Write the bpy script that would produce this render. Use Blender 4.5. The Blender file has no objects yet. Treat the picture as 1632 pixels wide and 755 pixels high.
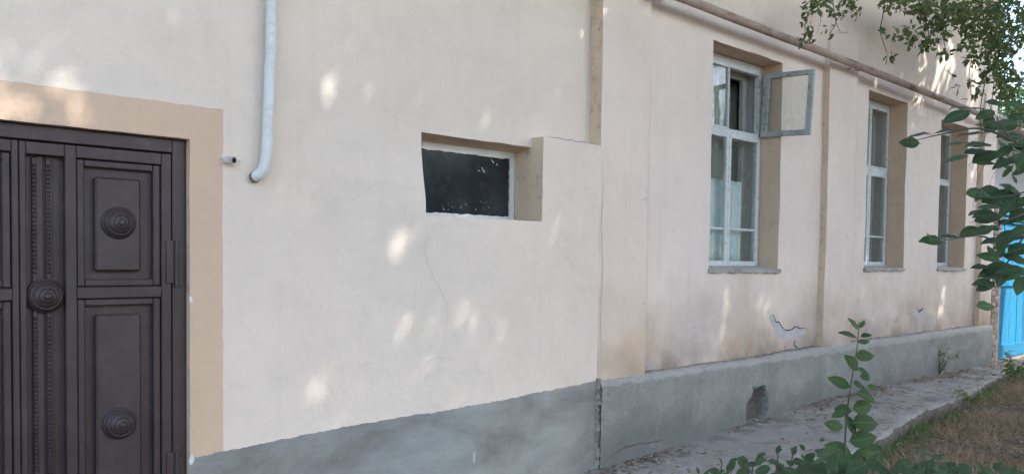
import bpy, math, random
import numpy as np
from mathutils import Vector, Matrix, Quaternion, noise

random.seed(7)
RNG = np.random.default_rng(11)
R = math.radians
scene = bpy.context.scene
C = scene.collection

# ------------------------------------------------------------------ camera
CAM_LOC = Vector((0.0, -4.0, 1.55))
YAW, PITCH, ROLL = 0.7310633, -0.03570474, 0.01300729
F_PX, PP_X, PP_Y = 1275.0, 816.0, 454.78          # in pixels of the 1632 x 755 photograph
_f = Vector((math.sin(YAW) * math.cos(PITCH), math.cos(YAW) * math.cos(PITCH), math.sin(PITCH)))
_r0 = Vector((math.cos(YAW), -math.sin(YAW), 0.0))
_u0 = _r0.cross(_f)
CR = _r0 * math.cos(ROLL) + _u0 * math.sin(ROLL)
CU = -_r0 * math.sin(ROLL) + _u0 * math.cos(ROLL)
CF = _f
cam_data = bpy.data.cameras.new("camera")
cam = bpy.data.objects.new("camera", cam_data)
C.objects.link(cam)
rm = Matrix((CR, CU, -CF)).transposed()
cam.matrix_world = Matrix.Translation(CAM_LOC) @ rm.to_4x4()
cam_data.sensor_fit = 'HORIZONTAL'
cam_data.sensor_width = 36.0
cam_data.lens = 36.0 * F_PX / 1632.0
cam_data.shift_x = 0.0
cam_data.shift_y = (PP_Y - 377.5) / 1632.0
cam_data.clip_start = 0.05
cam_data.clip_end = 2000.0
scene.camera = cam

# ------------------------------------------------------------------ sky, sun, exposure
SUN_EL, SUN_AZ = R(47.0), R(32.0)                 # azimuth measured from the wall's outward normal (-y) towards +x
L = Vector((math.cos(SUN_EL) * math.sin(SUN_AZ), -math.cos(SUN_EL) * math.cos(SUN_AZ), math.sin(SUN_EL)))
world = bpy.data.worlds.new("World")
scene.world = world
world.use_nodes = True
wn = world.node_tree.nodes
sky = wn.new("ShaderNodeTexSky")
sky.sky_type = 'NISHITA'
sky.sun_disc = False
sky.sun_elevation = SUN_EL
sky.sun_rotation = math.atan2(L.x, L.y)
sky.air_density = 1.0
sky.dust_density = 2.0
bg = wn["Background"]
bg.inputs["Strength"].default_value = 0.15
world.node_tree.links.new(sky.outputs[0], bg.inputs["Color"])
sun_data = bpy.data.lights.new("sun", 'SUN')
sun_data.energy = 2.0
sun_data.angle = R(0.53)
sun_data.color = (1.0, 0.94, 0.85)
sun = bpy.data.objects.new("sun", sun_data)
C.objects.link(sun)
sun.rotation_euler = L.to_track_quat('Z', 'Y').to_euler()
sun.location = (4, -6, 14)
vs = scene.view_settings
vs.view_transform = 'Standard'
vs.look = 'None'
vs.exposure = 2.26
vs.gamma = 1.0
vs.use_curve_mapping = False
scene.cycles.use_denoising = True
scene.cycles.max_bounces = 10
scene.cycles.diffuse_bounces = 5
scene.cycles.transparent_max_bounces = 24
scene.cycles.sample_clamp_indirect = 8.0


def at(px, py, z):
    """Point of the place seen at photograph pixel (px, py), z metres in front of the camera."""
    return CAM_LOC + (CF + CR * ((px - PP_X) / F_PX) - CU * ((py - PP_Y) / F_PX)) * z


def at_y(px, py, Y):
    d = CF + CR * ((px - PP_X) / F_PX) - CU * ((py - PP_Y) / F_PX)
    return CAM_LOC + d * ((Y - CAM_LOC.y) / d.y)


def at_ground(px, py, zz=0.0):
    d = CF + CR * ((px - PP_X) / F_PX) - CU * ((py - PP_Y) / F_PX)
    return CAM_LOC + d * ((zz - CAM_LOC.z) / d.z)


def sstep(a, b, x):
    t = min(1.0, max(0.0, (x - a) / (b - a)))
    return t * t * (3 - 2 * t)


def nz(x, y, z=0.0, s=1.0):
    return noise.noise(Vector((x * s, y * s, z * s)))


# ------------------------------------------------------------------ materials
def new_mat(name):
    m = bpy.data.materials.new(name)
    m.use_nodes = True
    return m, m.node_tree.nodes, m.node_tree.links, m.node_tree.nodes["Principled BSDF"]


class NT:
    def __init__(self, m):
        self.n = m.node_tree.nodes
        self.l = m.node_tree.links

    def pos(self):
        return self.n.new("ShaderNodeNewGeometry").outputs["Position"]

    def sep(self, v):
        s = self.n.new("ShaderNodeSeparateXYZ")
        self.l.new(v, s.inputs[0])
        return s.outputs

    def scale(self, v, s):
        m = self.n.new("ShaderNodeMapping")
        m.inputs["Scale"].default_value = s
        self.l.new(v, m.inputs[0])
        return m.outputs[0]

    def noise(self, v, scale, detail=4, rough=0.55, dist=0.0):
        t = self.n.new("ShaderNodeTexNoise")
        t.inputs["Scale"].default_value = scale
        t.inputs["Detail"].default_value = detail
        t.inputs["Roughness"].default_value = rough
        t.inputs["Distortion"].default_value = dist
        self.l.new(v, t.inputs["Vector"])
        return t.outputs["Fac"]

    def ramp(self, f, a, b, c0=(0, 0, 0, 1), c1=(1, 1, 1, 1)):
        t = self.n.new("ShaderNodeValToRGB")
        t.color_ramp.elements[0].position = a
        t.color_ramp.elements[1].position = b
        t.color_ramp.elements[0].color = c0
        t.color_ramp.elements[1].color = c1
        self.l.new(f, t.inputs[0])
        return t.outputs[0]

    def math(self, op, a, b=None, c=None):
        t = self.n.new("ShaderNodeMath")
        t.operation = op
        for i, v in enumerate((a, b, c)):
            if v is None:
                continue
            if isinstance(v, (int, float)):
                t.inputs[i].default_value = v
            else:
                self.l.new(v, t.inputs[i])
        return t.outputs[0]

    def mrange(self, f, a, b, c=0.0, d=1.0):
        t = self.n.new("ShaderNodeMapRange")
        t.clamp = True
        for i, v in enumerate((f, a, b, c, d)):
            if isinstance(v, (int, float)):
                t.inputs[i].default_value = v
            else:
                self.l.new(v, t.inputs[i])
        return t.outputs[0]

    def mix(self, f, a, b, mode='MIX'):
        t = self.n.new("ShaderNodeMix")
        t.data_type = 'RGBA'
        t.blend_type = mode
        t.clamp_factor = True
        for key, v in ((0, f), (6, a), (7, b)):
            if isinstance(v, (int, float)):
                t.inputs[key].default_value = v
            elif isinstance(v, tuple):
                t.inputs[key].default_value = v if len(v) == 4 else (*v, 1)
            else:
                self.l.new(v, t.inputs[key])
        return t.outputs[2]

    def bump(self, h, strength, dist, normal=None):
        t = self.n.new("ShaderNodeBump")
        t.inputs["Strength"].default_value = strength
        t.inputs["Distance"].default_value = dist
        self.l.new(h, t.inputs["Height"])
        if normal is not None:
            self.l.new(normal, t.inputs["Normal"])
        return t.outputs[0]


PINK = (0.775, 0.67, 0.59)
TAN = (0.64, 0.47, 0.335)
GREY = (0.29, 0.303, 0.285)


def plaster_bump(t, P, b):
    n1 = t.noise(P, 9.0, 5, 0.6)
    n2 = t.noise(P, 140.0, 3, 0.6)
    n3 = t.noise(t.scale(P, (6, 6, 40)), 1.0, 3, 0.6)
    h = t.math('ADD', t.math('MULTIPLY', n1, 1.0), t.math('MULTIPLY', n2, 0.14))
    h = t.math('ADD', h, t.math('MULTIPLY', n3, 0.18))
    t.l.new(t.bump(h, 0.6, 0.014), b.inputs["Normal"])


def plaster_colour(t, P, base, streak=0.5):
    big = t.noise(P, 0.9, 4, 0.6)
    mid = t.noise(P, 4.5, 5, 0.65)
    fine = t.noise(P, 60.0, 3, 0.6)
    c = t.mix(t.mrange(big, 0.3, 0.7), tuple(v * 0.93 for v in base), tuple(min(1, v * 1.04) for v in base))
    c = t.mix(t.math('MULTIPLY', t.mrange(mid, 0.50, 0.75), 0.45), c, tuple(v * 0.84 for v in base))
    rep_ = t.noise(t.scale(P, (0.8, 0.8, 1.3)), 1.0, 3, 0.45, 1.2)
    c = t.mix(t.math('MULTIPLY', t.mrange(rep_, 0.56, 0.60), 0.22), c, (base[0] * 0.95, base[1] * 0.98, base[2] * 1.02))
    trow = t.noise(t.scale(P, (2.0, 2.0, 16)), 1.6, 4, 0.7, 0.6)
    c = t.mix(t.math('MULTIPLY', t.mrange(trow, 0.55, 0.75), 0.16), c, tuple(v * 0.82 for v in base))
    c = t.mix(t.math('MULTIPLY', t.mrange(fine, 0.5, 0.75), 0.2), c, tuple(v * 0.75 for v in base))
    st = t.noise(t.scale(P, (9, 9, 0.7)), 1.0, 4, 0.6)
    c = t.mix(t.math('MULTIPLY', t.mrange(st, 0.55, 0.8), streak * 0.4), c, tuple(v * 0.8 for v in base))
    return c


# bay plaster, with damp and dirt that the wall itself carries above the plinth and below the gas pipe
def mat_plaster_right():
    m, n, l, b = new_mat("pink_plaster")
    t = NT(m)
    P = t.pos()
    x, y, z = t.sep(P)
    c = plaster_colour(t, P, PINK, 0.8)
    wob = t.noise(P, 3.0, 5, 0.65)
    damp = t.mrange(t.math('ADD', z, t.math('MULTIPLY', wob, -0.9)), 0.20, 0.95, 1.0, 0.0)
    damp = t.math('MULTIPLY', damp, t.mrange(t.noise(P, 1.3, 3, 0.5), 0.38, 0.6, 0.25, 1.0))
    c = t.mix(t.math('MULTIPLY', damp, 0.95), c, (0.45, 0.335, 0.235))
    soot = t.math('MULTIPLY', t.mrange(t.math('ADD', z, t.math('MULTIPLY', wob, -0.35)), 0.46, 0.72, 1.0, 0.0), t.mrange(t.noise(P, 2.1, 4, 0.6), 0.38, 0.58, 0.15, 0.9))
    c = t.mix(soot, c, (0.22, 0.175, 0.14))
    grime = t.math('MULTIPLY', t.mrange(t.noise(P, 1.1, 5, 0.65), 0.44, 0.62), t.mrange(z, 0.65, 1.35, 0.75, 0.0))
    c = t.mix(grime, c, (0.35, 0.325, 0.315))
    run = t.noise(t.scale(P, (14, 14, 0.5)), 1.0, 5, 0.65)
    c = t.mix(t.math('MULTIPLY', t.mrange(run, 0.56, 0.72), t.mrange(z, 0.7, 1.9, 0.45, 0.05)), c, (0.42, 0.33, 0.25))
    inpil = t.math('MULTIPLY', t.math('GREATER_THAN', x, 4.45), t.math('LESS_THAN', x, 5.014))
    c = t.mix(t.math('MULTIPLY', inpil, t.mrange(t.math('ADD', z, wob), 1.2, 3.2, 0.42, 0.12)), c, (0.70, 0.555, 0.40))
    sp = t.noise(P, 16.0, 6, 0.75)
    low = t.mrange(z, 0.6, 1.5, 1.0, 0.0)
    spots = t.math('MULTIPLY', t.mrange(sp, 0.66, 0.74), low)
    c = t.mix(t.math('MULTIPLY', spots, 0.7), c, (0.27, 0.225, 0.19))
    pale = t.math('MULTIPLY', t.mrange(t.noise(P, 2.2, 4, 0.6), 0.56, 0.7), t.mrange(z, 0.7, 1.4, 0.5, 0.0))
    c = t.mix(pale, c, (0.55, 0.53, 0.53))
    l.new(c, b.inputs["Base Color"])
    b.inputs["Roughness"].default_value = 0.85
    plaster_bump(t, P, b)
    return m


# left wall: plaster with a tan painted band round the gate and grey paint along the foot
def mat_plaster_left():
    m, n, l, b = new_mat("cream_plaster_with_painted_bands")
    t = NT(m)
    P = t.pos()
    x, y, z = t.sep(P)
    base = plaster_colour(t, P, (0.755, 0.66, 0.56), 0.7)
    hl = t.noise(t.scale(P, (0.5, 0.5, 5)), 1.3, 3, 0.5)
    base = t.mix(t.math('MULTIPLY', t.mrange(hl, 0.55, 0.75), 0.12), base, (0.5, 0.45, 0.4))
    tan = plaster_colour(t, P, TAN, 0.2)
    edge = t.math('MULTIPLY', t.math('SUBTRACT', t.noise(P, 14.0, 2, 0.5), 0.5), 0.012)
    inx = t.math('MULTIPLY', t.math('LESS_THAN', t.math('ADD', x, edge), 1.664), t.math('GREATER_THAN', t.math('ADD', x, edge), -0.165))
    inz = t.math('LESS_THAN', t.math('ADD', z, edge), 2.292)
    c = t.mix(t.math('MULTIPLY', inx, inz), base, tan)
    # the grey foot, its brushed upper edge rising slightly towards the crack
    edge2 = t.math('MULTIPLY', t.math('SUBTRACT', t.noise(P, 9.0, 5, 0.7), 0.5), 0.04)
    hg = t.math('ADD', t.math('MULTIPLY_ADD', x, 0.0455, 0.4335), edge2)
    g = t.noise(t.scale(P, (1.2, 1.2, 2.2)), 1.6, 5, 0.65, 0.4)
    grey = t.mix(t.mrange(g, 0.35, 0.68), tuple(v * 1.1 for v in GREY), (0.185, 0.185, 0.175))
    br = t.noise(t.scale(P, (3, 3, 30)), 1.5, 4, 0.6)
    grey = t.mix(t.math('MULTIPLY', t.mrange(br, 0.52, 0.75), 0.35), grey, (0.30, 0.33, 0.335))
    sc = t.noise(t.scale(P, (26, 26, 5)), 1.0, 2, 0.5)
    grey = t.mix(t.math('MULTIPLY', t.mrange(sc, 0.74, 0.78), 0.6), grey, (0.55, 0.55, 0.53))
    c = t.mix(t.math('LESS_THAN', z, hg), c, grey)
    l.new(c, b.inputs["Base Color"])
    b.inputs["Roughness"].default_value = 0.8
    plaster_bump(t, P, b)
    return m


def mat_simple(name, col, rough=0.7, var=0.12, nscale=6.0, bump=0.0, bscale=40.0, metal=0.0, dirt=None, dirt_amt=0.5, dirt_scale=12.0, coat=0.0, vary_object=0.0, stretch=None):
    m, n, l, b = new_mat(name)
    t = NT(m)
    P = t.pos()
    if stretch:
        P = t.scale(P, stretch)
    f = t.noise(P, nscale, 5, 0.6)
    c = t.mix(t.mrange(f, 0.3, 0.7), tuple(max(0, v * (1 - var)) for v in col), tuple(min(1, v * (1 + var)) for v in col))
    if dirt:
        d = t.noise(P, dirt_scale, 6, 0.7)
        c = t.mix(t.math('MULTIPLY', t.mrange(d, 0.52, 0.68), dirt_amt), c, dirt)
    if vary_object:
        oi = n.new("ShaderNodeObjectInfo")
        hs = n.new("ShaderNodeHueSaturation")
        l.new(t.mrange(oi.outputs["Random"], 0, 1, 1 - vary_object, 1 + vary_object), hs.inputs["Value"])
        l.new(c, hs.inputs["Color"])
        c = hs.outputs[0]
    l.new(c, b.inputs["Base Color"])
    b.inputs["Roughness"].default_value = rough
    b.inputs["Metallic"].default_value = metal
    b.inputs["Coat Weight"].default_value = coat
    if bump:
        h = t.noise(P, bscale, 4, 0.65)
        l.new(t.bump(h, bump, 0.01), b.inputs["Normal"])
    return m


def mat_plinth():
    m, n, l, b = new_mat("grey_plinth_render")
    t = NT(m)
    P = t.pos()
    x, y, z = t.sep(P)
    g = t.noise(P, 2.4, 6, 0.65, 0.3)
    c = t.mix(t.mrange(g, 0.32, 0.7), (0.30, 0.315, 0.295), (0.195, 0.20, 0.185))
    st = t.noise(t.scale(P, (18, 18, 1.6)), 1.0, 5, 0.65)
    c = t.mix(t.math('MULTIPLY', t.mrange(st, 0.5, 0.75), 0.4), c, (0.31, 0.33, 0.335))
    sc = t.noise(t.scale(P, (30, 30, 6)), 1.0, 2, 0.5)
    c = t.mix(t.math('MULTIPLY', t.mrange(sc, 0.745, 0.78), 0.7), c, (0.6, 0.6, 0.58))
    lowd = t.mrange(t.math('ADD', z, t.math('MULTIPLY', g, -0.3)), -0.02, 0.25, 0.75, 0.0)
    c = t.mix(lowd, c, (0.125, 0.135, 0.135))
    fine = t.noise(P, 45, 4, 0.7)
    c = t.mix(t.math('MULTIPLY', t.mrange(fine, 0.5, 0.7), 0.5), c, (0.13, 0.13, 0.12))
    salt = t.noise(P, 3.6, 6, 0.75)
    c = t.mix(t.math('MULTIPLY', t.mrange(salt, 0.58, 0.7), 0.45), c, (0.44, 0.45, 0.435))
    ln = t.noise(P, 7.0, 5, 0.7)
    hz = t.math('ADD', z, t.math('MULTIPLY', t.math('SUBTRACT', ln, 0.5), 0.12))
    lime = t.math('MULTIPLY', t.mrange(hz, 0.580, 0.596), t.mrange(t.noise(P, 30.0, 4, 0.7), 0.3, 0.6, 0.35, 1.0))
    c = t.mix(t.math('MULTIPLY', lime, 0.62), c, (0.43, 0.42, 0.385))
    dustn = t.math('ADD', y, t.math('MULTIPLY', t.math('SUBTRACT', t.noise(P, 12.0, 5, 0.7), 0.5), 0.10))
    c = t.mix(t.math('MULTIPLY', t.mrange(dustn, 0.0, 0.05), t.math('GREATER_THAN', z, 0.57)), c, (0.14, 0.115, 0.09))
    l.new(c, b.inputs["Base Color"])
    b.inputs["Roughness"].default_value = 0.9
    n1 = t.noise(P, 25, 5, 0.7)
    l.new(t.bump(t.math('ADD', n1, t.math('MULTIPLY', fine, 0.4)), 0.8, 0.014), b.inputs["Normal"])
    return m


def mat_leaf(name, col, col2, trans=0.35, rough=0.58, island=False):
    m, n, l, b = new_mat(name)
    t = NT(m)
    if island:
        rnd = n.new("ShaderNodeNewGeometry").outputs["Random Per Island"]
    else:
        rnd = n.new("ShaderNodeObjectInfo").outputs["Random"]
    tc = n.new("ShaderNodeTexCoord").outputs["Object"]
    mott = t.noise(tc, 30.0, 4, 0.6)
    c = t.mix(rnd, col, col2)
    c = t.mix(t.math('MULTIPLY', t.mrange(mott, 0.45, 0.75), 0.3), c, tuple(v * 0.6 for v in col))
    if not island:
        lx, ly, lz = t.sep(tc)
        ay = t.math('ABSOLUTE', ly)
        rib = t.mrange(ay, 0.006, 0.020, 1.0, 0.0)
        ph = t.math('FRACT', t.math('MULTIPLY', t.math('SUBTRACT', lx, t.math('MULTIPLY', ay, 0.9)), 8.0))
        vein = t.mrange(t.math('ABSOLUTE', t.math('SUBTRACT', ph, 0.5)), 0.38, 0.5, 0.0, 0.55)
        vv = t.math('MAXIMUM', rib, vein)
        c = t.mix(t.math('MULTIPLY', vv, 0.55), c, tuple(min(1, v * 2.0 + 0.02) for v in col2))
        l.new(t.bump(vv, 0.4, 0.02), b.inputs["Normal"])
        blot = t.noise(tc, 5.0, 3, 0.6)
        c = t.mix(t.math('MULTIPLY', t.mrange(blot, 0.55, 0.72), 0.35), c, (col2[0] * 1.6, col2[1] * 1.25, col2[2] * 0.9))
    l.new(c, b.inputs["Base Color"])
    b.inputs["Roughness"].default_value = rough
    b.inputs["Specular IOR Level"].default_value = 0.3
    tr = n.new("ShaderNodeBsdfTranslucent")
    l.new(t.mix(0.5, c, tuple(min(1, v * 1.9) for v in col2)), tr.inputs["Color"])
    mx = n.new("ShaderNodeMixShader")
    mx.inputs[0].default_value = trans
    l.new(b.outputs[0], mx.inputs[1])
    l.new(tr.outputs[0], mx.inputs[2])
    l.new(mx.outputs[0], n["Material Output"].inputs["Surface"])
    return m


def mat_glass(name, tint=(0.95, 0.97, 0.96), dirt=0.05):
    m, n, l, b = new_mat(name)
    t = NT(m)
    P = t.pos()
    tr = n.new("ShaderNodeBsdfTransparent")
    tr.inputs["Color"].default_value = (*tint, 1)
    gl = n.new("ShaderNodeBsdfGlossy")
    gl.inputs["Roughness"].default_value = 0.03
    ge = n.new("ShaderNodeNewGeometry")
    dt = n.new("ShaderNodeVectorMath")
    dt.operation = 'DOT_PRODUCT'
    l.new(ge.outputs["Incoming"], dt.inputs[0])
    l.new(ge.outputs["True Normal"], dt.inputs[1])
    cs = t.math('SUBTRACT', 1.0, t.math('ABSOLUTE', dt.outputs["Value"]))
    fres = t.math('MULTIPLY_ADD', t.math('POWER', cs, 5.0), 0.95, 0.045)
    mx = n.new("ShaderNodeMixShader")
    l.new(fres, mx.inputs[0])
    l.new(tr.outputs[0], mx.inputs[1])
    l.new(gl.outputs[0], mx.inputs[2])
    wob = t.noise(P, 5.0, 2, 0.5)
    l.new(t.bump(wob, 0.08, 0.02), gl.inputs["Normal"])
    df = n.new("ShaderNodeBsdfDiffuse")
    df.inputs["Color"].default_value = (0.5, 0.52, 0.48, 1)
    dn = t.noise(P, 22.0, 6, 0.7)
    mx2 = n.new("ShaderNodeMixShader")
    l.new(t.mrange(dn, 0.35, 0.8, dirt * 0.4, dirt * 2.2), mx2.inputs[0])
    l.new(mx.outputs[0], mx2.inputs[1])
    l.new(df.outputs[0], mx2.inputs[2])
    l.new(mx2.outputs[0], n["Material Output"].inputs["Surface"])
    return m


M = {}
M['plaster'] = mat_plaster_right()
M['plaster_left'] = mat_plaster_left()
M['tan'] = mat_simple("tan_paint", TAN, 0.85, 0.08, 3.0, 0.25, 60, dirt=(0.36, 0.28, 0.2), dirt_amt=0.4)
M['tan_pale'] = mat_simple("pale_tan_paint", (0.64, 0.50, 0.355), 0.85, 0.08, 3.0, 0.25, 60, dirt=(0.36, 0.28, 0.21), dirt_amt=0.75)
M['plinth'] = mat_plinth()
M['ledge'] = mat_simple("lime_ledge", (0.40, 0.40, 0.37), 0.95, 0.18, 5.0, 0.6, 50, dirt=(0.16, 0.14, 0.12), dirt_amt=0.8, dirt_scale=9)
M['rubble'] = mat_simple("exposed_rubble", (0.135, 0.12, 0.11), 0.95, 0.35, 20, 0.9, 60)
M['joint'] = mat_simple("crumbling_joint_mortar", (0.29, 0.28, 0.26), 0.95, 0.4, 40, 0.9, 80, dirt=(0.09, 0.085, 0.075), dirt_amt=0.7, dirt_scale=30)
M['concrete'] = mat_simple("concrete_apron", (0.31, 0.30, 0.28), 0.95, 0.18, 2.5, 0.9, 55, dirt=(0.16, 0.138, 0.118), dirt_amt=0.8, dirt_scale=3.5)
M['edge'] = mat_simple("crumbled_apron_edge", (0.12, 0.105, 0.09), 0.95, 0.4, 14, 0.9, 40)
M['dirt'] = mat_simple("dry_soil", (0.15, 0.115, 0.085), 0.98, 0.3, 7, 0.9, 50, dirt=(0.09, 0.07, 0.05), dirt_amt=0.8, dirt_scale=14)
M['iron'] = mat_simple("dark_brown_iron", (0.040, 0.027, 0.0275), 0.45, 0.25, 3.0, 0.25, 160, dirt=(0.062, 0.052, 0.05), dirt_amt=0.55, dirt_scale=6)
M['drain'] = mat_simple("pale_blue_paint", (0.64, 0.66, 0.64), 0.45, 0.06, 8, 0.08, 90, dirt=(0.33, 0.36, 0.36), dirt_amt=0.35, dirt_scale=18)
M['stub'] = mat_simple("painted_pipe_end", (0.62, 0.59, 0.55), 0.6, 0.1, 20, 0.2, 90, dirt=(0.2, 0.15, 0.12), dirt_amt=0.6)
M['rust'] = mat_simple("rusted_rim", (0.22, 0.15, 0.11), 0.9, 0.5, 30, 0.6, 90, dirt=(0.45, 0.44, 0.42), dirt_amt=0.8, dirt_scale=40)
M['dark'] = mat_simple("dark_hollow", (0.012, 0.011, 0.01), 0.9, 0.1)
M['gas'] = mat_simple("rusty_pink_pipe_paint", (0.37, 0.285, 0.235), 0.75, 0.25, 6, 0.4, 70, dirt=(0.15, 0.055, 0.03), dirt_amt=1.0, dirt_scale=7.0, stretch=(0.5, 1, 1.2))
M['whitewood'] = mat_simple("chalky_white_window_paint", (0.60, 0.64, 0.64), 0.6, 0.07, 7, 0.3, 80, dirt=(0.30, 0.30, 0.28), dirt_amt=0.75, dirt_scale=26)
M['mintwood'] = mat_simple("weathered_mint_window_paint", (0.37, 0.41, 0.385), 0.7, 0.15, 9, 0.5, 70, dirt=(0.13, 0.11, 0.09), dirt_amt=0.85, dirt_scale=20)
M['oldwood'] = mat_simple("grey_inner_jamb_wood", (0.42, 0.43, 0.40), 0.8, 0.12, 9, 0.4, 50, dirt=(0.2, 0.18, 0.15), dirt_amt=0.6, stretch=(6, 6, 0.8))
M['glass'] = mat_glass("window_glass")
M['blackglass'] = mat_simple("black_painted_glass", (0.020, 0.026, 0.031), 0.12, 0.5, 3, 0.05, 5, dirt=(0.05, 0.06, 0.064), dirt_amt=0.6, dirt_scale=11)
M['blackglass'].node_tree.nodes['Principled BSDF'].inputs['Specular IOR Level'].default_value = 0.45
M['curtain'] = mat_simple("mint_half_curtain", (0.72, 0.82, 0.81), 0.9, 0.06)
M['drape'] = mat_simple("olive_grey_drape", (0.33, 0.35, 0.29), 0.9, 0.12, stretch=(12, 12, 0.6))
M['drape_grey'] = mat_simple("grey_drape", (0.36, 0.37, 0.35), 0.9, 0.12, stretch=(12, 12, 0.6))
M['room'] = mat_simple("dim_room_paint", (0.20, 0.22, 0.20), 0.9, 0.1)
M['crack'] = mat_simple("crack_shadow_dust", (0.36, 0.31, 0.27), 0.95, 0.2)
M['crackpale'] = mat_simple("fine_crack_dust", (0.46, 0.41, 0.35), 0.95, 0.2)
M['crackdark'] = mat_simple("deep_crack_dust", (0.09, 0.075, 0.06), 0.95, 0.2)
M['patch'] = mat_simple("bare_lilac_undercoat", (0.47, 0.47, 0.48), 0.9, 0.1, 12, 0.4, 60)
M['putty'] = mat_simple("white_putty", (0.66, 0.69, 0.69), 0.8, 0.05)
M['blue'] = mat_simple("weathered_blue_paint", (0.004, 0.175, 0.34), 0.75, 0.15, 5, 0.4, 60, dirt=(0.17, 0.25, 0.29), dirt_amt=0.6, dirt_scale=16, vary_object=0.2, stretch=(4, 4, 0.8))
M['blue'].node_tree.nodes['Principled BSDF'].inputs['Specular IOR Level'].default_value = 0.2
M['brick'] = mat_simple("dusty_brick", (0.36, 0.285, 0.24), 0.95, 0.2, 9, 0.7, 60, dirt=(0.30, 0.27, 0.25), dirt_amt=0.7, vary_object=0.25)
M['mortar'] = mat_simple("lime_mortar", (0.33, 0.29, 0.25), 0.95, 0.15, 20, 0.6, 60)
M['board'] = mat_simple("sun_bleached_board", (0.45, 0.38, 0.29), 0.85, 0.15, 8, 0.4, 40, dirt=(0.2, 0.16, 0.12), dirt_amt=0.5, stretch=(6, 6, 0.8))
M['whitewash'] = mat_simple("whitewash", (0.62, 0.65, 0.69), 0.9, 0.06, 3, 0.3, 40, dirt=(0.5, 0.5, 0.5), dirt_amt=0.4)
M['slate'] = mat_simple("grey_slate_sheet", (0.24, 0.25, 0.27), 0.85, 0.15, 6, 0.4, 40, dirt=(0.3, 0.28, 0.2), dirt_amt=0.5)
M['bark'] = mat_simple("bark", (0.11, 0.09, 0.075), 0.95, 0.25, 14, 0.9, 30, stretch=(4, 4, 0.7))
M['twig'] = mat_simple("green_twig", (0.075, 0.08, 0.045), 0.8, 0.2)
M['vinestem'] = mat_simple("vine_stem", (0.085, 0.07, 0.055), 0.9, 0.2)
M['straw'] = mat_simple("dry_straw", (0.27, 0.175, 0.10), 0.95, 0.3, 30)
M['leaf'] = mat_leaf("sapling_leaf", (0.028, 0.068, 0.026), (0.08, 0.145, 0.045))
M['leafbranch'] = mat_leaf("branch_leaf", (0.026, 0.06, 0.030), (0.08, 0.135, 0.055))
M['leafweed'] = mat_leaf("weed_leaf", (0.03, 0.065, 0.028), (0.075, 0.125, 0.055))
M['leafbright'] = mat_leaf("bright_weed_leaf", (0.075, 0.14, 0.035), (0.15, 0.24, 0.06))
M['vineleaf'] = mat_leaf("vine_leaf", (0.05, 0.085, 0.03), (0.14, 0.185, 0.06), 0.3, 0.45, True)
M['treeleaf'] = mat_leaf("tree_leaf", (0.04, 0.08, 0.03), (0.08, 0.14, 0.045), 0.3, 0.45, True)
M['grassgreen'] = mat_leaf("green_grass", (0.06, 0.12, 0.03), (0.11, 0.19, 0.05), 0.3, 0.5, True)
M['grassdry'] = mat_leaf("dry_grass", (0.20, 0.115, 0.07), (0.46, 0.36, 0.24), 0.2, 0.8, True)
M['litter'] = mat_leaf("leaf_litter", (0.20, 0.13, 0.085), (0.46, 0.38, 0.29), 0.05, 0.85, True)


# ------------------------------------------------------------------ object helpers
def link(o, parent=None):
    C.objects.link(o)
    if parent is not None:
        o.parent = parent
    return o


def mesh(name, verts, faces, mats, parent=None, smooth=False, idx=None, auto=None):
    me = bpy.data.meshes.new(name)
    me.from_pydata([tuple(v) for v in verts], [], faces)
    for m in (mats if isinstance(mats, (list, tuple)) else [mats]):
        me.materials.append(M[m] if isinstance(m, str) else m)
    if idx is not None:
        me.polygons.foreach_set('material_index', idx)
    if smooth:
        me.polygons.foreach_set('use_smooth', [True] * len(me.polygons))
        if auto is not None:
            me.set_sharp_from_angle(angle=auto)
    me.update()
    return link(bpy.data.objects.new(name, me), parent)


def tag(o, label=None, cat=None, group=None, kind=None):
    if label:
        o['label'] = label
    if cat:
        o['category'] = cat
    if group:
        o['group'] = group
    if kind:
        o['kind'] = kind
    return o


def empty(name, loc=(0, 0, 0)):
    o = bpy.data.objects.new(name, None)
    o.location = loc
    o.empty_display_size = 0.1
    return link(o)


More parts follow.
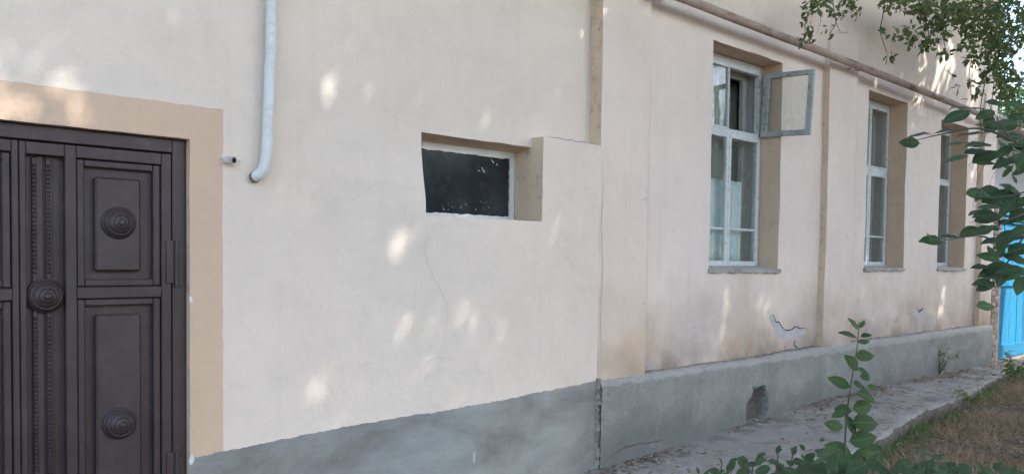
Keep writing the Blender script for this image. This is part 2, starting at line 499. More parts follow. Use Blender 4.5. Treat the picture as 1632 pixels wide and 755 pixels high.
class MB:
    def __init__(self, off=(0, 0, 0)):
        self.v, self.f, self.i = [], [], []
        self.off = Vector(off)

    def add(self, vs, fs, mi=0):
        b = len(self.v)
        self.v += [Vector(p) - self.off for p in vs]
        self.f += [tuple(b + k for k in q) for q in fs]
        self.i += [mi] * len(fs)

    def box(self, x0, x1, y0, y1, z0, z1, bev=0.0, mi=0, jit=0.0):
        """bevelled box: chamfered on its long edges when bev > 0"""
        j = lambda: random.uniform(-jit, jit)
        if bev <= 0:
            vs = [(x + j(), y + j(), z + j()) for z in (z0, z1) for y in (y0, y1) for x in (x0, x1)]
            self.add(vs, [(0, 2, 3, 1), (4, 5, 7, 6), (0, 1, 5, 4), (2, 6, 7, 3), (0, 4, 6, 2), (1, 3, 7, 5)], mi)
            return
        b = min(bev, (x1 - x0) * .45, (y1 - y0) * .45, (z1 - z0) * .45)
        vs, ids = [], {}
        for sx in (0, 1):
            for sy in (0, 1):
                for sz in (0, 1):
                    X, Y, Z = (x0, x1)[sx], (y0, y1)[sy], (z0, z1)[sz]
                    dx, dy, dz = (b, -b)[sx], (b, -b)[sy], (b, -b)[sz]
                    jj = (j(), j(), j())
                    for a, p in (('x', (X, Y + dy, Z + dz)), ('y', (X + dx, Y, Z + dz)), ('z', (X + dx, Y + dy, Z))):
                        ids[(sx, sy, sz, a)] = len(vs)
                        vs.append((p[0] + jj[0], p[1] + jj[1], p[2] + jj[2]))
        fs = []
        g = lambda *k: ids[k]
        fs += [(g(0, 0, 0, 'x'), g(0, 0, 1, 'x'), g(0, 1, 1, 'x'), g(0, 1, 0, 'x')), (g(1, 0, 0, 'x'), g(1, 1, 0, 'x'), g(1, 1, 1, 'x'), g(1, 0, 1, 'x'))]
        fs += [(g(0, 0, 0, 'y'), g(1, 0, 0, 'y'), g(1, 0, 1, 'y'), g(0, 0, 1, 'y')), (g(0, 1, 0, 'y'), g(0, 1, 1, 'y'), g(1, 1, 1, 'y'), g(1, 1, 0, 'y'))]
        fs += [(g(0, 0, 0, 'z'), g(0, 1, 0, 'z'), g(1, 1, 0, 'z'), g(1, 0, 0, 'z')), (g(0, 0, 1, 'z'), g(1, 0, 1, 'z'), g(1, 1, 1, 'z'), g(0, 1, 1, 'z'))]
        for s1 in (0, 1):
            for s2 in (0, 1):
                fs.append((g(0, s1, s2, 'y'), g(1, s1, s2, 'y'), g(1, s1, s2, 'z'), g(0, s1, s2, 'z')))
                fs.append((g(s1, 0, s2, 'x'), g(s1, 1, s2, 'x'), g(s1, 1, s2, 'z'), g(s1, 0, s2, 'z')))
                fs.append((g(s1, s2, 0, 'x'), g(s1, s2, 1, 'x'), g(s1, s2, 1, 'y'), g(s1, s2, 0, 'y')))
                for s3 in (0, 1):
                    fs.append((g(s1, s2, s3, 'x'), g(s1, s2, s3, 'y'), g(s1, s2, s3, 'z')))
        self.add(vs, fs, mi)

    def tube(self, pts, rad, seg=10, cap=True, mi=0):
        pts = [Vector(p) for p in pts]
        n = len(pts)
        rads = rad if isinstance(rad, (list, tuple)) else [rad] * n
        T = [(pts[min(i + 1, n - 1)] - pts[max(i - 1, 0)]).normalized() for i in range(n)]
        up = Vector((0, 0, 1)) if abs(T[0].z) < 0.9 else Vector((1, 0, 0))
        A = T[0].cross(up).normalized()
        vs = []
        for i in range(n):
            A = (A - T[i] * A.dot(T[i])).normalized()
            B = T[i].cross(A)
            for k in range(seg):
                a = 2 * math.pi * k / seg
                vs.append(pts[i] + (A * math.cos(a) + B * math.sin(a)) * rads[i])
        fs = []
        for i in range(n - 1):
            for k in range(seg):
                k2 = (k + 1) % seg
                fs.append((i * seg + k, i * seg + k2, (i + 1) * seg + k2, (i + 1) * seg + k))
        if cap:
            fs.append(tuple(range(seg))[::-1])
            fs.append(tuple((n - 1) * seg + k for k in range(seg)))
        self.add(vs, fs, mi)

    def lathe_y(self, c, prof, seg=32, mi=0):
        """profile of (radius, y offset) turned about the y axis through c"""
        vs, fs = [], []
        for r, dy in prof:
            for k in range(seg):
                a = 2 * math.pi * k / seg
                vs.append((c[0] + r * math.cos(a), c[1] + dy, c[2] + r * math.sin(a)))
        for i in range(len(prof) - 1):
            for k in range(seg):
                k2 = (k + 1) % seg
                fs.append((i * seg + k, i * seg + k2, (i + 1) * seg + k2, (i + 1) * seg + k))
        fs.append(tuple((len(prof) - 1) * seg + k for k in range(seg)))
        self.add(vs, fs, mi)

    def build(self, name, mats, parent=None, smooth=False, auto=None):
        o = mesh(name, self.v, self.f, mats, parent, smooth, self.i, auto)
        if parent is None:
            o.location = self.off
        return o


def smooth_path(pts, n=8):
    """Catmull-Rom through pts"""
    P = [Vector(p) for p in pts]
    P = [P[0] * 2 - P[1]] + P + [P[-1] * 2 - P[-2]]
    out = []
    for i in range(1, len(P) - 2):
        for k in range(n):
            t = k / n
            a, b, c, d = P[i - 1], P[i], P[i + 1], P[i + 2]
            out.append(0.5 * ((2 * b) + (c - a) * t + (2 * a - 5 * b + 4 * c - d) * t * t + (3 * b - a - 3 * c + d) * t ** 3))
    out.append(P[-2])
    return out


def lines(a, b, step, extra=()):
    n = max(1, int(round((b - a) / step)))
    s = [a + (b - a) * i / n for i in range(n + 1)]
    ex = [e for e in extra if a <= e <= b]
    s = [v for v in s if all(abs(v - e) > step * 0.3 for e in ex)] + list(ex)
    return sorted(set(round(v, 5) for v in s))


def wall_grid(name, xs, zs, Yf, holes, mats, parent, matf=None, jag=None, auto=R(35)):
    nx, nz_ = len(xs), len(zs)
    vs = []
    for z in zs:
        for x in xs:
            dx, dz = jag(x, z) if jag else (0, 0)
            vs.append((x + dx, Yf(x, z), z + dz))
    fs, idx = [], []
    for j in range(nz_ - 1):
        for i in range(nx - 1):
            cx, cz = (xs[i] + xs[i + 1]) / 2, (zs[j] + zs[j + 1]) / 2
            if any(h[0] < cx < h[1] and h[2] < cz < h[3] for h in holes):
                continue
            fs.append((j * nx + i, j * nx + i + 1, (j + 1) * nx + i + 1, (j + 1) * nx + i))
            idx.append(matf(xs[i], xs[i + 1], zs[j], zs[j + 1]) if matf else 0)
    return mesh(name, vs, fs, mats, parent, True, idx, auto)


def reveal(name, hole, Yf, Yb, mats, parent, jag=None, step=0.06, sides='LRTB', mi=None, inset=0.0, drop=0.0):
    """the four inner faces of an opening, from the wall face back to Yb"""
    x0, x1, z0, z1 = hole
    mb = MB()
    def strip(pts, m):
        pr, vs, fs = None, [], []
        for (x, z, bx, bz) in pts:
            dx, dz = jag(x, z) if jag else (0, 0)
            yf = Yf(x, z)
            k = len(vs)
            vs += [(x + dx, yf, z + dz), (x + dx * .7, yf + 0.012, z + dz * .7), (bx, Yb, bz)]
            if k:
                fs += [(k - 3, k - 2, k + 1, k), (k - 2, k - 1, k + 2, k + 1)]
        mb.add(vs, fs, m)
    zs, xs = lines(z0, z1, step), lines(x0, x1, step)
    e = 0.0004
    if 'L' in sides:
        strip([(x0, z, x0 + inset, z) for z in zs], 0)
    if 'R' in sides:
        strip([(x1, z, x1 - inset, z) for z in reversed(zs)], 0)
    if 'T' in sides:
        strip([(x, z1, x, z1 - drop) for x in xs], 0)
    if 'B' in sides:
        strip([(x, z0, x, z0) for x in reversed(xs)], 1 if isinstance(mats, (list, tuple)) else 0)
    return mb.build(name, mats, parent, True, R(40))


# ================================================================== THE HOUSE
house = empty("house", (0, 0, 0))
tag(house, "long cream plastered house with tan window reveals and a grey plinth", "house")

PIL = [(4.452, 5.012), (7.93, 8.545), (12.48, 12.95)]
YA = 0.12          # the left wall lies this far behind the pilasters
YB = 0.07          # and the window bays this far
BAY_TOP = 3.50
W1, W2, W3 = (5.965, 7.118, 1.462, 3.447), (8.975, 10.028, 1.47, 3.466), (11.085, 12.045, 1.47, 3.40)
WTOP = 5.75


def pil_at(x):
    return any(a <= x <= b for a, b in PIL)


def y_right(x, z):
    w = 0.006 * nz(x, z, 3.3, 1.4) + 0.0025 * nz(x, z, 9.1, 5.0)
    if x < 4.4515:
        return YA + w if z > 2.39 else 0.03
    if pil_at(x):
        return w
    bell = 0.03 * sstep(0.85, 0.62, z) * (0.5 + nz(x, 1.2, 0, 2.0))
    return YB * (1 - sstep(BAY_TOP - .02, BAY_TOP + 0.55, z)) + w - max(0, bell)


def jag(x, z):
    return 0.007 * nz(x, z, 7.7, 5.0) + .003 * nz(x, z, 1.7, 17.0), 0.007 * nz(x, z, 21.3, 5.0) + .003 * nz(x, z, 5.7, 17.0)


ex = [4.450, 4.453]
for a, b in PIL:
    ex += [a, a - 0.003, b, b + 0.003]
ex = [e for e in ex if e >= 4.45 and e not in (4.452, 4.449)]
for h in (W1, W2, W3):
    ex += [h[0], h[1]]
xs = lines(4.450, 12.953, 0.055, ex)
zs = lines(0.60, WTOP, 0.055, [W1[2], W1[3], W2[2], W2[3], W3[3], 2.389, 2.392])


def matf_r(xa, xb, za, zb):
    if xb - xa < 0.006 and any(abs((xa + xb) / 2 - (p[0] - .0015)) < 0.003 or abs((xa + xb) / 2 - 4.4515) < 0.003 for p in PIL):
        return 1 if za < BAY_TOP + .05 or xa < 5 else 0
    return 0


front_wall = wall_grid("front_wall", xs, zs, y_right, [W1, W2, W3], ['plaster', 'tan_pale'], house, matf_r,
                       lambda x, z: (0, 0) if x < 4.46 else jag(x, z))
for h in (W1, W2, W3):
    reveal("window_reveal", h, y_right, 0.30, ['tan', 'ledge'], house, jag)

# ---- left wall with gate opening and the small blind window
DOOR = (0.0, 1.494, -0.2, 2.122)
SW = (2.915, 3.857, 1.797, 2.318)


def y_left(x, z):
    w = 0.007 * nz(x, z, 1.3, 1.1) + 0.002 * nz(x, z, 4.1, 4.0)
    if x > 3.8585:
        return w * 0.6 if z < 2.384 else YA + w
    a = sstep(2.2, 3.6, x) * sstep(2.28, 1.80, z)
    return YA * (1 - a) + w


xl = lines(-2.2, 4.452, 0.055, [DOOR[0], DOOR[1], SW[0], SW[1], 3.860])
zl = lines(-0.25, WTOP, 0.055, [DOOR[3], SW[2], SW[3], 2.382, 2.386])


def jag_l(x, z):
    if x > 4.40:
        return (0.008 * nz(x, z, 0, 14), 0) if z < 0.62 else (0, 0)
    if x < 2.0:
        return 0.004 * nz(x, z, 2, 9), 0.004 * nz(x, z, 5, 9)
    if 3.855 < x < 3.862:
        return 0.006 * nz(1, z, 2, 4), 0
    return 0.007 * nz(x, z, 2, 6), 0.007 * nz(x, z, 5, 6)


side_wall = wall_grid("side_wall", xl, zl, y_left, [DOOR, SW], ['plaster_left', 'tan_pale'], house, lambda xa, xb, za, zb: 1 if 3.855 < xa < 3.859 and xb < 3.862 and za > SW[2] - .01 and zb < 2.387 else 0, jag_l)
reveal("window_reveal", SW, lambda x, z: y_left(min(x, 3.857), z) if x < 3.85 else (YA * 0.98 if z > 2.30 else y_left(3.857, z)), 0.30, ['tan_pale', 'tan_pale'], house, jag_l, drop=.03)
# block the gap behind the thickened plaster on the window's right side
mb = MB()
mb.add([(3.857 + 0.006 * nz(1, z, 2, 4), y, z) for z in lines(SW[2], SW[3], .055) for y in (0.0 + .0, 0.13)],
       [(2 * i, 2 * i + 1, 2 * i + 3, 2 * i + 2) for i in range(len(lines(SW[2], SW[3], .055)) - 1)])
mb.build("reveal_face", 'tan_pale', house)
reveal("door_reveal", DOOR, y_left, 0.19, ['tan_pale', 'tan_pale'], house, jag_l, sides='LRT')

# ---- plinth of the right part: rendered, with a sloping lime ledge and a broken-out hole
HOLE = (6.64, 0.195, 0.18, 0.165)


def pave_z(x, y):
    base = -0.035 + 0.155 * sstep(3.9, 8.4, x) - 0.03 * sstep(9.0, 13.0, x)
    return base - 0.022 * max(0.0, -y) + 0.012 * nz(x, y, 0, 1.6) + 0.004 * nz(x, y, 3, 7)


def hole_d(x, z):
    dx, dz = (x - HOLE[0]) / HOLE[2], (z - HOLE[1]) / HOLE[3]
    if dz < 0:
        dz *= 0.55
    return math.sqrt(dx * dx + dz * dz) + 0.45 * nz(x, z, 0, 9)


def y_plinth(x, z):
    w = 0.008 * nz(x, z, 2.2, 1.7) + 0.003 * nz(x, z, 6.2, 12)
    d = hole_d(x, z)
    if d < 1.05:
        w += 0.10 * sstep(1.05, 0.80, d) + 0.07 * sstep(0.9, 0.2, d) + 0.045 * nz(x, z, 4, 13)
    return -0.035 + w


def plinth_top(x):
    return 0.612 + 0.012 * nz(x, 0, 2, 2.0) + 0.006 * nz(x, 0, 5, 9) + 0.02 * sstep(6.5, 8.0, x)


xp = lines(4.464, 12.955, 0.03)
zp = lines(-0.12, 0.56, 0.03)
vs, fs, idx = [], [], []
rows = len(zp) + 4
for x in xp:
    jx = 0.010 * nz(x, 3, 0, 30) if x < 4.48 else 0
    for z in zp:
        dx = jx + (0.014 * nz(4.4, z, 0, 13) + 0.008 * nz(1, z, 0, 40) if x < 4.47 else 0)
        vs.append((x + dx, y_plinth(x, z), z))
    pt = plinth_top(x)
    for k, (yy, zz) in enumerate(((-0.033, pt - .018), (-0.022 + 0.008 * nz(x, 1, 1, 12), pt + .008), (0.02, pt + .033), (0.12, pt + .045))):
        vs.append((x, yy + .006 * nz(x, k, 4, 9), zz + .006 * nz(x, k * 3, 8, 15)))
for i in range(len(xp) - 1):
    for j in range(rows - 1):
        fs.append((i * rows + j, (i + 1) * rows + j, (i + 1) * rows + j + 1, i * rows + j + 1))
        cx, cz = (xp[i] + xp[i + 1]) / 2, (zp[j] + zp[j + 1]) / 2 if j < len(zp) - 1 else 9
        idx.append((2 if cz < 1 and hole_d(cx, cz) < 0.98 else 0))
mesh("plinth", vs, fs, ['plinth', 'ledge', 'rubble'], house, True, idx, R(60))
# the open joint between the two parts of the wall, seen through the gap
mb = MB()
jx, jz = lines(4.425, 4.485, .006), lines(-.25, .655, .012)
wall_grid("joint_filling", jx, jz, lambda x, z: -.020 + .030 * nz(x, z, 0, 40) + .016 * nz(x, z, 4, 14) + (.03 if x < 4.44 else 0), [], ['joint'], house, auto=R(80))

# ---- roof with its eave, above the picture
mb = MB()
mb.box(-2.6, 13.25, -0.42, 0.3, WTOP - .03, WTOP + .10, 0.01)
mb.box(-2.6, 13.25, -0.46, -0.425, WTOP - .08, WTOP + .16, 0.006)
mb.build("eave", 'board', house)
mb = MB()
mb.add([(-2.7, -0.55, WTOP + .12), (13.35, -0.55, WTOP + .12), (13.35, 4.2, WTOP + 2.1), (-2.7, 4.2, WTOP + 2.1), (13.35, 8.6, WTOP + .12), (-2.7, 8.6, WTOP + .12)],
       [(0, 1, 2, 3), (3, 2, 4, 5)])
mb.build("roof", 'slate', house)
mb = MB()
mb.add([(12.953, 0.0, -0.2), (12.953, 8.2, -0.2), (12.953, 8.2, WTOP), (12.953, 4.2, WTOP + 1.9), (12.953, 0.0, WTOP)], [(0, 1, 2, 3, 4)])
mb.add([(-2.2, YA, -0.2), (-2.2, 8.2, -0.2), (-2.2, 8.2, WTOP), (-2.2, 4.2, WTOP + 1.9), (-2.2, YA, WTOP)], [(4, 3, 2, 1, 0)])
mb.add([(-2.2, 8.2, -0.2), (12.95, 8.2, -0.2), (12.95, 8.2, WTOP), (-2.2, 8.2, WTOP)], [(0, 1, 2, 3)])
mb.build("gable_wall", 'whitewash', house)

# ---- dim room behind the tall windows
mb = MB()
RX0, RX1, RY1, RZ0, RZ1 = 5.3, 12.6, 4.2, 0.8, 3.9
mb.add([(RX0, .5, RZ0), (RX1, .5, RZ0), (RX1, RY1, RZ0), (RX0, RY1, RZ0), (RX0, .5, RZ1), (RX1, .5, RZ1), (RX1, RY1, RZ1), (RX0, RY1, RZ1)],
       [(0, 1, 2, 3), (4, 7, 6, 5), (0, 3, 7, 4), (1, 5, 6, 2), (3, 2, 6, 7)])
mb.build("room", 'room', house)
inner = [(h[0] + .02, h[1] - .02, h[2] + .02, h[3] - .02) for h in (W1, W2, W3)]
exx, ezz = [], []
for h in inner:
    exx += [h[0], h[1]]
    ezz += [h[2], h[3]]
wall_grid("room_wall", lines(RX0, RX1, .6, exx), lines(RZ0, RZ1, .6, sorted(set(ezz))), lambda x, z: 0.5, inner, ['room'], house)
for h in (W1, W2, W3):
    mb = MB()
    a, b, c, d = h[0] + .012, h[1] - .012, h[2] + .012, h[3] - .012
    for (p, q) in (((a, c), (a, d)), ((a, d), (b, d)), ((b, d), (b, c)), ((b, c), (a, c))):
        mb.add([(p[0], .345, p[1]), (q[0], .345, q[1]), (q[0], .505, q[1]), (p[0], .505, p[1])], [(0, 1, 2, 3)])
    mb.build("inner_jamb", 'oldwood', house)


# ---- windows
def bar(mb, x0, x1, y0, y1, z0, z1, mi=0):
    """one wooden member, its edges a little uneven from old paint"""
    mb.box(x0, x1, y0, y1, z0, z1, 0.005, mi, 0.0012)


def pane(name, x0, x1, z0, z1, y, parent, mat='glass'):
    mb = MB()
    mb.box(x0, x1, y, y + .003, z0, z1)
    return mb.build(name, mat, parent)


def tall_window(h, transom, barz, label, vent_open):
    win = empty("window")
    win.parent = house
    tag(win, label)
    x0, x1, z0, z1 = h
    xm = (x0 + x1) / 2 + 0.005
    t0, t1 = transom
    fy = 0.285
    jl = x0 + .004
    jr = x1 - .004
    mb = MB()
    bar(mb, jl, jl + .045, fy, fy + .06, z0 + .01, z1 - .006)
    bar(mb, jr - .045, jr, fy, fy + .06, z0 + .01, z1 - .006)
    bar(mb, jl + .045, jr - .045, fy, fy + .06, z1 - .10, z1 - .006)
    bar(mb, jl + .045, jr - .045, fy - .006, fy + .06, t0 + .02, t1 - .02)
    bar(mb, jl + .045, jr - .045, fy, fy + .06, z0 + .01, z0 + .045)
    bar(mb, xm - .012, xm + .012, fy + .002, fy + .05, z0 + .045, z1 - .10)
    mb.build("frame", 'whitewood', win)

    def leaf(a, b, c, d, st=.042, mat='whitewood', y=fy - .012, glaze=None):
        m = MB()
        bar(m, a, a + st, y, y + .04, c, d)
        bar(m, b - st, b, y, y + .04, c, d)
        bar(m, a + st, b - st, y + .001, y + .039, c, c + st * 1.15)
        bar(m, a + st, b - st, y + .001, y + .039, d - st, d)
        if glaze:
            bar(m, a + st, b - st, y + .004, y + .034, glaze - .011, glaze + .011)
        m.build("casement", mat, win)
        cuts = [c + st * 1.15] + ([glaze - .011, glaze + .011] if glaze else []) + [d - st]
        for k in range(0, len(cuts), 2):
            pane("pane", a + st - .004, b - st + .004, cuts[k] - .004, cuts[k + 1] + .004, y + .018, win)

    lz0, lz1 = z0 + .028, t0 + .035
    leaf(jl + .030, xm + .002, lz0, lz1, glaze=barz)
    leaf(xm + .004, jr - .030, lz0, lz1, glaze=barz)
    uz0, uz1 = t1 - .035, z1 - .085
    leaf(jl + .036, xm - .008, uz0, uz1, st=.022)
    if not vent_open:
        leaf(xm + .006, jr - .036, uz0, uz1, st=.022)
    else:
        # the small vent casement swung out past a right angle, sagging on its old hinges
        w, hh, st = 0.50, uz1 - uz0 + 0.01, 0.052
        m = MB()
        bar(m, 0, st * 1.25, 0, .036, 0, hh)
        bar(m, w - st, w, 0, .036, 0, hh)
        bar(m, st * 1.25, w - st, .001, .035, 0, st)
        bar(m, st * 1.25, w - st, .001, .035, hh - st * .9, hh)
        o = m.build("open_vent_casement", 'mintwood', win, False)
        g = MB()
        g.box(st * 1.25 - .004, w - st + .004, .016, .019, st - .004, hh - st * .9 + .004)
        p = g.build("pane", 'glass', win)
        hp = Vector((jr - .055, fy - .02, uz0 - .012))
        mw = Matrix.Translation(hp) @ Matrix.Rotation(R(-85.0), 4, 'Z') @ Matrix.Rotation(R(2.6), 4, 'Y')
        for q in (o, p):
            q.matrix_world = mw
        tag(o, "weathered mint vent casement swung open outwards")
        for zz in (uz0 + .08, uz1 - .09):
            m = MB()
            m.tube([(jr - .052, fy - .012, zz - .025), (jr - .052, fy - .012, zz + .025)], .008, 8)
            m.build("hinge", 'mintwood', win)
    # second, inner frame
    m = MB()
    iy = .43
    bar(m, x0 + .03, x0 + .10, iy, iy + .05, z0 + .02, z1 - .02)
    bar(m, x1 - .10, x1 - .03, iy, iy + .05, z0 + .02, z1 - .02)
    bar(m, x0 + .10, x1 - .10, iy, iy + .05, z1 - .13, z1 - .02)
    bar(m, x0 + .10, x1 - .10, iy, iy + .05, t0 + .01, t1 - .01)
    bar(m, x0 + .10, x1 - .10, iy, iy + .05, z0 + .02, z0 + .09)
    bar(m, xm - .05, xm + .05, iy - .003, iy + .047, z0 + .09, z1 - .13)
    m.build("inner_frame", 'oldwood', win)
    # rough cement sill
    xs_ = lines(x0 - .012, x1 + .012, .03)
    vs, fs = [], []
    for x in xs_:
        lip = .010 * nz(x, 3, z0, 7) + .006 * nz(x, 5, z0, 23)
        for (yy, zz) in ((.30, z0 + .030), (YB - .015 + lip, z0 + .006), (YB - .03 + lip, z0 - .004 + lip * .5), (YB - .027 + lip, z0 - .030 + lip), (YB + .012, z0 - .036 + lip)):
            vs.append((x, yy, zz))
    for i in range(len(xs_) - 1):
        for j in range(4):
            fs.append((i * 5 + j, (i + 1) * 5 + j, (i + 1) * 5 + j + 1, i * 5 + j + 1))
    fs += [(0, 1, 2, 3, 4), tuple((len(xs_) - 1) * 5 + k for k in (4, 3, 2, 1, 0))]
    mesh("sill", vs, fs, 'ledge', win, True, None, R(50))
    return win


tall_window(W1, (2.70, 2.80), 1.84, "tall white window with an open vent casement and a half curtain", True)
tall_window(W2, (2.575, 2.70), 1.85, "tall white window between the second pilaster and the far window", False)
tall_window(W3, (2.61, 2.70), 1.85, "tall white window farthest along the wall", False)

# the small window: dark painted glass, thick white paint round its edge
win = empty("window")
win.parent = house
tag(win, "small wide window with black painted glass set deep in the wall")
x0, x1, z0, z1 = SW[0] - .03, 3.853, 1.805, 2.292
mb = MB()
n = 26
def wob(i, k):
    return 0.006 * nz(i * .37, k, 3, 1.7) + 0.005 * nz(i * 1.3, k, 8, 1.0)
ringo, ringi = [], []
fw = (.036, .040, .030, .046)          # left, right, bottom, top widths
P4 = [(x0, z0), (x1, z0), (x1, z1), (x0, z1)]
I4 = [(x0 + fw[0], z0 + fw[2]), (x1 - fw[1], z0 + fw[2]), (x1 - fw[1], z1 - fw[3]), (x0 + fw[0], z1 - fw[3])]
vs, fs = [], []
cnt = 0
for s in range(4):
    for k in range(n):
        t = k / n
        o = [P4[s][a] * (1 - t) + P4[(s + 1) % 4][a] * t for a in (0, 1)]
        q = [I4[s][a] * (1 - t) + I4[(s + 1) % 4][a] * t for a in (0, 1)]
        wv = wob(k, s * 5 + 1)
        q[1 if s in (0, 2) else 0] += wv
        vs += [(o[0], .285, o[1]), (q[0], .287, q[1]), (q[0], .301, q[1])]
        cnt += 1
for i in range(cnt):
    a, b = 3 * i, 3 * ((i + 1) % cnt)
    fs += [(a, b, b + 1, a + 1), (a + 1, b + 1, b + 2, a + 2)]
mesh("frame", vs, fs, 'drain', win)
pane("pane", x0 + .01, x1 - .01, z0 + .01, z1 - .01, .300, win, 'blackglass')
mb = MB()
for (px, py, ln, an) in ((770, 271, .045, -50), (785, 257, .03, -40), (763, 272, .014, 0), (792, 262, .02, -50)):
    c = at_y(px, py, .2985)
    d = Vector((math.cos(R(an)), 0, math.sin(R(an))))
    e = Vector((-d.z, 0, d.x)) * .0035
    mb.add([c - d * ln / 2 - e * .4, c + d * ln / 2 - e, c + d * ln / 2 + e, c - d * ln / 2 + e * .5], [(0, 1, 2, 3)])
for k in range(26):
    c = at_y(random.uniform(700, 790), random.gauss(330, 6), .2985)
    s = random.uniform(.002, .006)
    mb.add([c + Vector((random.uniform(-s, s), 0, random.uniform(-s, s) * 1.6)) for _ in range(4)], [(0, 1, 2, 3)])
mb.build("paint_scrape", 'putty', win)['kind'] = 'stuff'

# ---- the iron gate leaf pair in the left wall
door = empty("door")
door.parent = house
tag(door, "dark brown iron double door with raised panels and round bosses")
DY = 0.165                         # face of the stiles
mb = MB()
ft = 2.118
mb.box(1.424, 1.490, DY - .004, DY + .06, -.05, ft, .004)
mb.box(0.004, 0.070, DY - .004, DY + .06, -.05, ft, .004)
mb.box(0.070, 1.424, DY - .004, DY + .06, 2.050, ft, .004)
mb.build("door_frame", 'iron', door)


def panel_group(x0, x1, z0, z1, boss_z, plate):
    """sunk field with a stepped moulding and a raised plate carrying a turned boss"""
    m = MB()
    a, b, c, d, wd, y = x0, x1, z0, z1, .034, DY + .013
    m.box(a, a + wd, y, DY + .05, c, d, .005)
    m.box(b - wd, b, y, DY + .05, c, d, .005)
    m.box(a + wd, b - wd, y, DY + .05, c, c + wd, .005)
    m.box(a + wd, b - wd, y, DY + .05, d - wd, d, .005)
    m.build("moulding", 'iron', door)
    m = MB()
    pa, pb, pc, pd = plate
    m.box(pa, pb, DY + .008, DY + .045, pc, pd, .009)
    m.build("raised_plate", 'iron', door)
    boss((pa + pb) / 2, DY + .006, boss_z, .078)


def boss(x, y, z, r):
    m = MB()
    pr = []
    pr = [(r, 0.004), (r, -.006), (r * .97, -.010), (r * .93, -.012), (r * .91, -.016), (r * .84, -.026), (r * .74, -.033), (r * .70, -.032), (r * .67, -.036),
          (r * .56, -.045), (r * .47, -.049), (r * .44, -.047), (r * .41, -.051), (r * .30, -.057), (r * .24, -.058), (r * .21, -.055), (r * .18, -.059), (r * .08, -.063)]
    m.lathe_y((x, y, z), pr, 40)
    m.build("boss", 'iron', door, True, R(25))


def door_leaf(mirror):
    def X(a, b):
        if not mirror:
            return a, b
        return 1.494 - b, 1.494 - a
    m = MB()
    a, b = X(.760, 1.420)
    m.box(a, b, DY + .045, DY + .058, .02, 2.044)
    m.build("back_sheet", 'iron', door)
    m = MB()
    for (sa, sb) in ((1.372, 1.420), (.940, .988)) + (() if mirror else ((.756, .782),)):
        a, b = X(sa, sb)
        m.box(a, b, DY, DY + .046, .02, 2.044, .004)
    for (c, d) in ((1.986, 2.044), (1.326, 1.381), (.02, .14)):
        a, b = X(.988, 1.372)
        m.box(a, b, DY, DY + .046, c, d, .004)
    for (c, d) in ((1.986, 2.044), (.02, .10)):
        a, b = X(.782 if not mirror else .756, .940)
        m.box(a, b, DY, DY + .046, c, d, .004)
    m.build("leaf_frame", 'iron', door)
    a, b = X(.990, 1.370)
    pa, pb = X(1.070, 1.276)
    panel_group(a, b, 1.383, 1.984, 1.690, (pa, pb, 1.456, 1.906))
    panel_group(a, b, .142, 1.324, .713, (pa, pb, .20, 1.247))


door_leaf(False)
# the left leaf: its panel runs right up to the meeting stile
m = MB()
m.box(.074, .752, DY + .045, DY + .058, .02, 2.044)
m.build("back_sheet", 'iron', door)
m = MB()
for (sa, sb) in ((.074, .122), (.726, .753)):
    m.box(sa, sb, DY, DY + .046, .02, 2.044, .004)
for (c, d) in ((1.990, 2.044), (1.324, 1.380), (.02, .14)):
    m.box(.122, .726, DY, DY + .046, c, d, .004)
m.build("leaf_frame", 'iron', door)
panel_group(.124, .724, 1.382, 1.988, 1.690, (.20, .65, 1.456, 1.906))
panel_group(.124, .724, .142, 1.322, .713, (.20, .65, .20, 1.247))
# the beaded cover channel between them
boss(.861, DY + .026, 1.342, .080)
boss(.861, DY + .026, .35, .080)
m = MB()
m.box(.826, .856, DY + .034, DY + .046, .10, 1.984, .003)
m.box(.866, .896, DY + .034, DY + .046, .10, 1.984, .003)
m.build("channel_strip", 'iron', door)
for xb in (.820, .877):
    m = MB()
    m.box(xb - .010, xb + .010, DY + .030, DY + .046, .10, 1.975, .003)
    z = .12
    while z < 1.94:
        if not (1.25 < z < 1.435):
            m.box(xb - .0085, xb + .0085, DY + .019, DY + .031, z, z + .013, .0055)
        z += .0195
    m.build("beaded_strip", 'iron', door)
for zz in (1.376, .30):
    m = MB()
    m.tube([(1.441, DY - .012, zz), (1.441, DY - .012, zz + .118)], .0125, 14)
    m.tube([(1.441, DY - .012, zz + .121), (1.441, DY - .012, zz + .236)], .0125, 14)
    m.box(1.392, 1.436, DY - .008, DY - .001, zz + .02, zz + .236, .002)
    m.box(1.446, 1.472, DY - .010, DY - .005, zz, zz + .21, .002)
    m.build("hinge", 'iron', door, True, R(40))


# ---- cracks, drawn edge lines, bare patches and putty dabs
def ribbon(name, pts, w, Yf, mat, n=7, taper=True, off=-.0016, rough=0.006):
    path = smooth_path([Vector((p[0], 0, p[1])) for p in pts], n)
    vs, fs = [], []
    N = len(path)
    for i, p in enumerate(path):
        t = (path[min(i + 1, N - 1)] - path[max(i - 1, 0)]).normalized()
        s = Vector((-t.z, 0, t.x))
        p = p + s * rough * noise.noise(Vector((p.x * 25, p.z * 25, 3)))
        k = w * (0.55 + 0.9 * abs(noise.noise(Vector((p.x * 13, 2, p.z * 13)))))
        if taper:
            k *= min(1.0, 4.0 * min(i + .3, N - 1 - i + .3) / N)
        for q in (p - s * k / 2, p + s * k / 2):
            vs.append((q.x, Yf(q.x, q.z) + off, q.z))
        if i:
            fs.append((2 * i - 2, 2 * i - 1, 2 * i + 1, 2 * i))
    return mesh(name, vs, fs, mat, house)


def px_pts(pl, Y):
    return [(at_y(a, b, Y).x, at_y(a, b, Y).z) for a, b in pl]


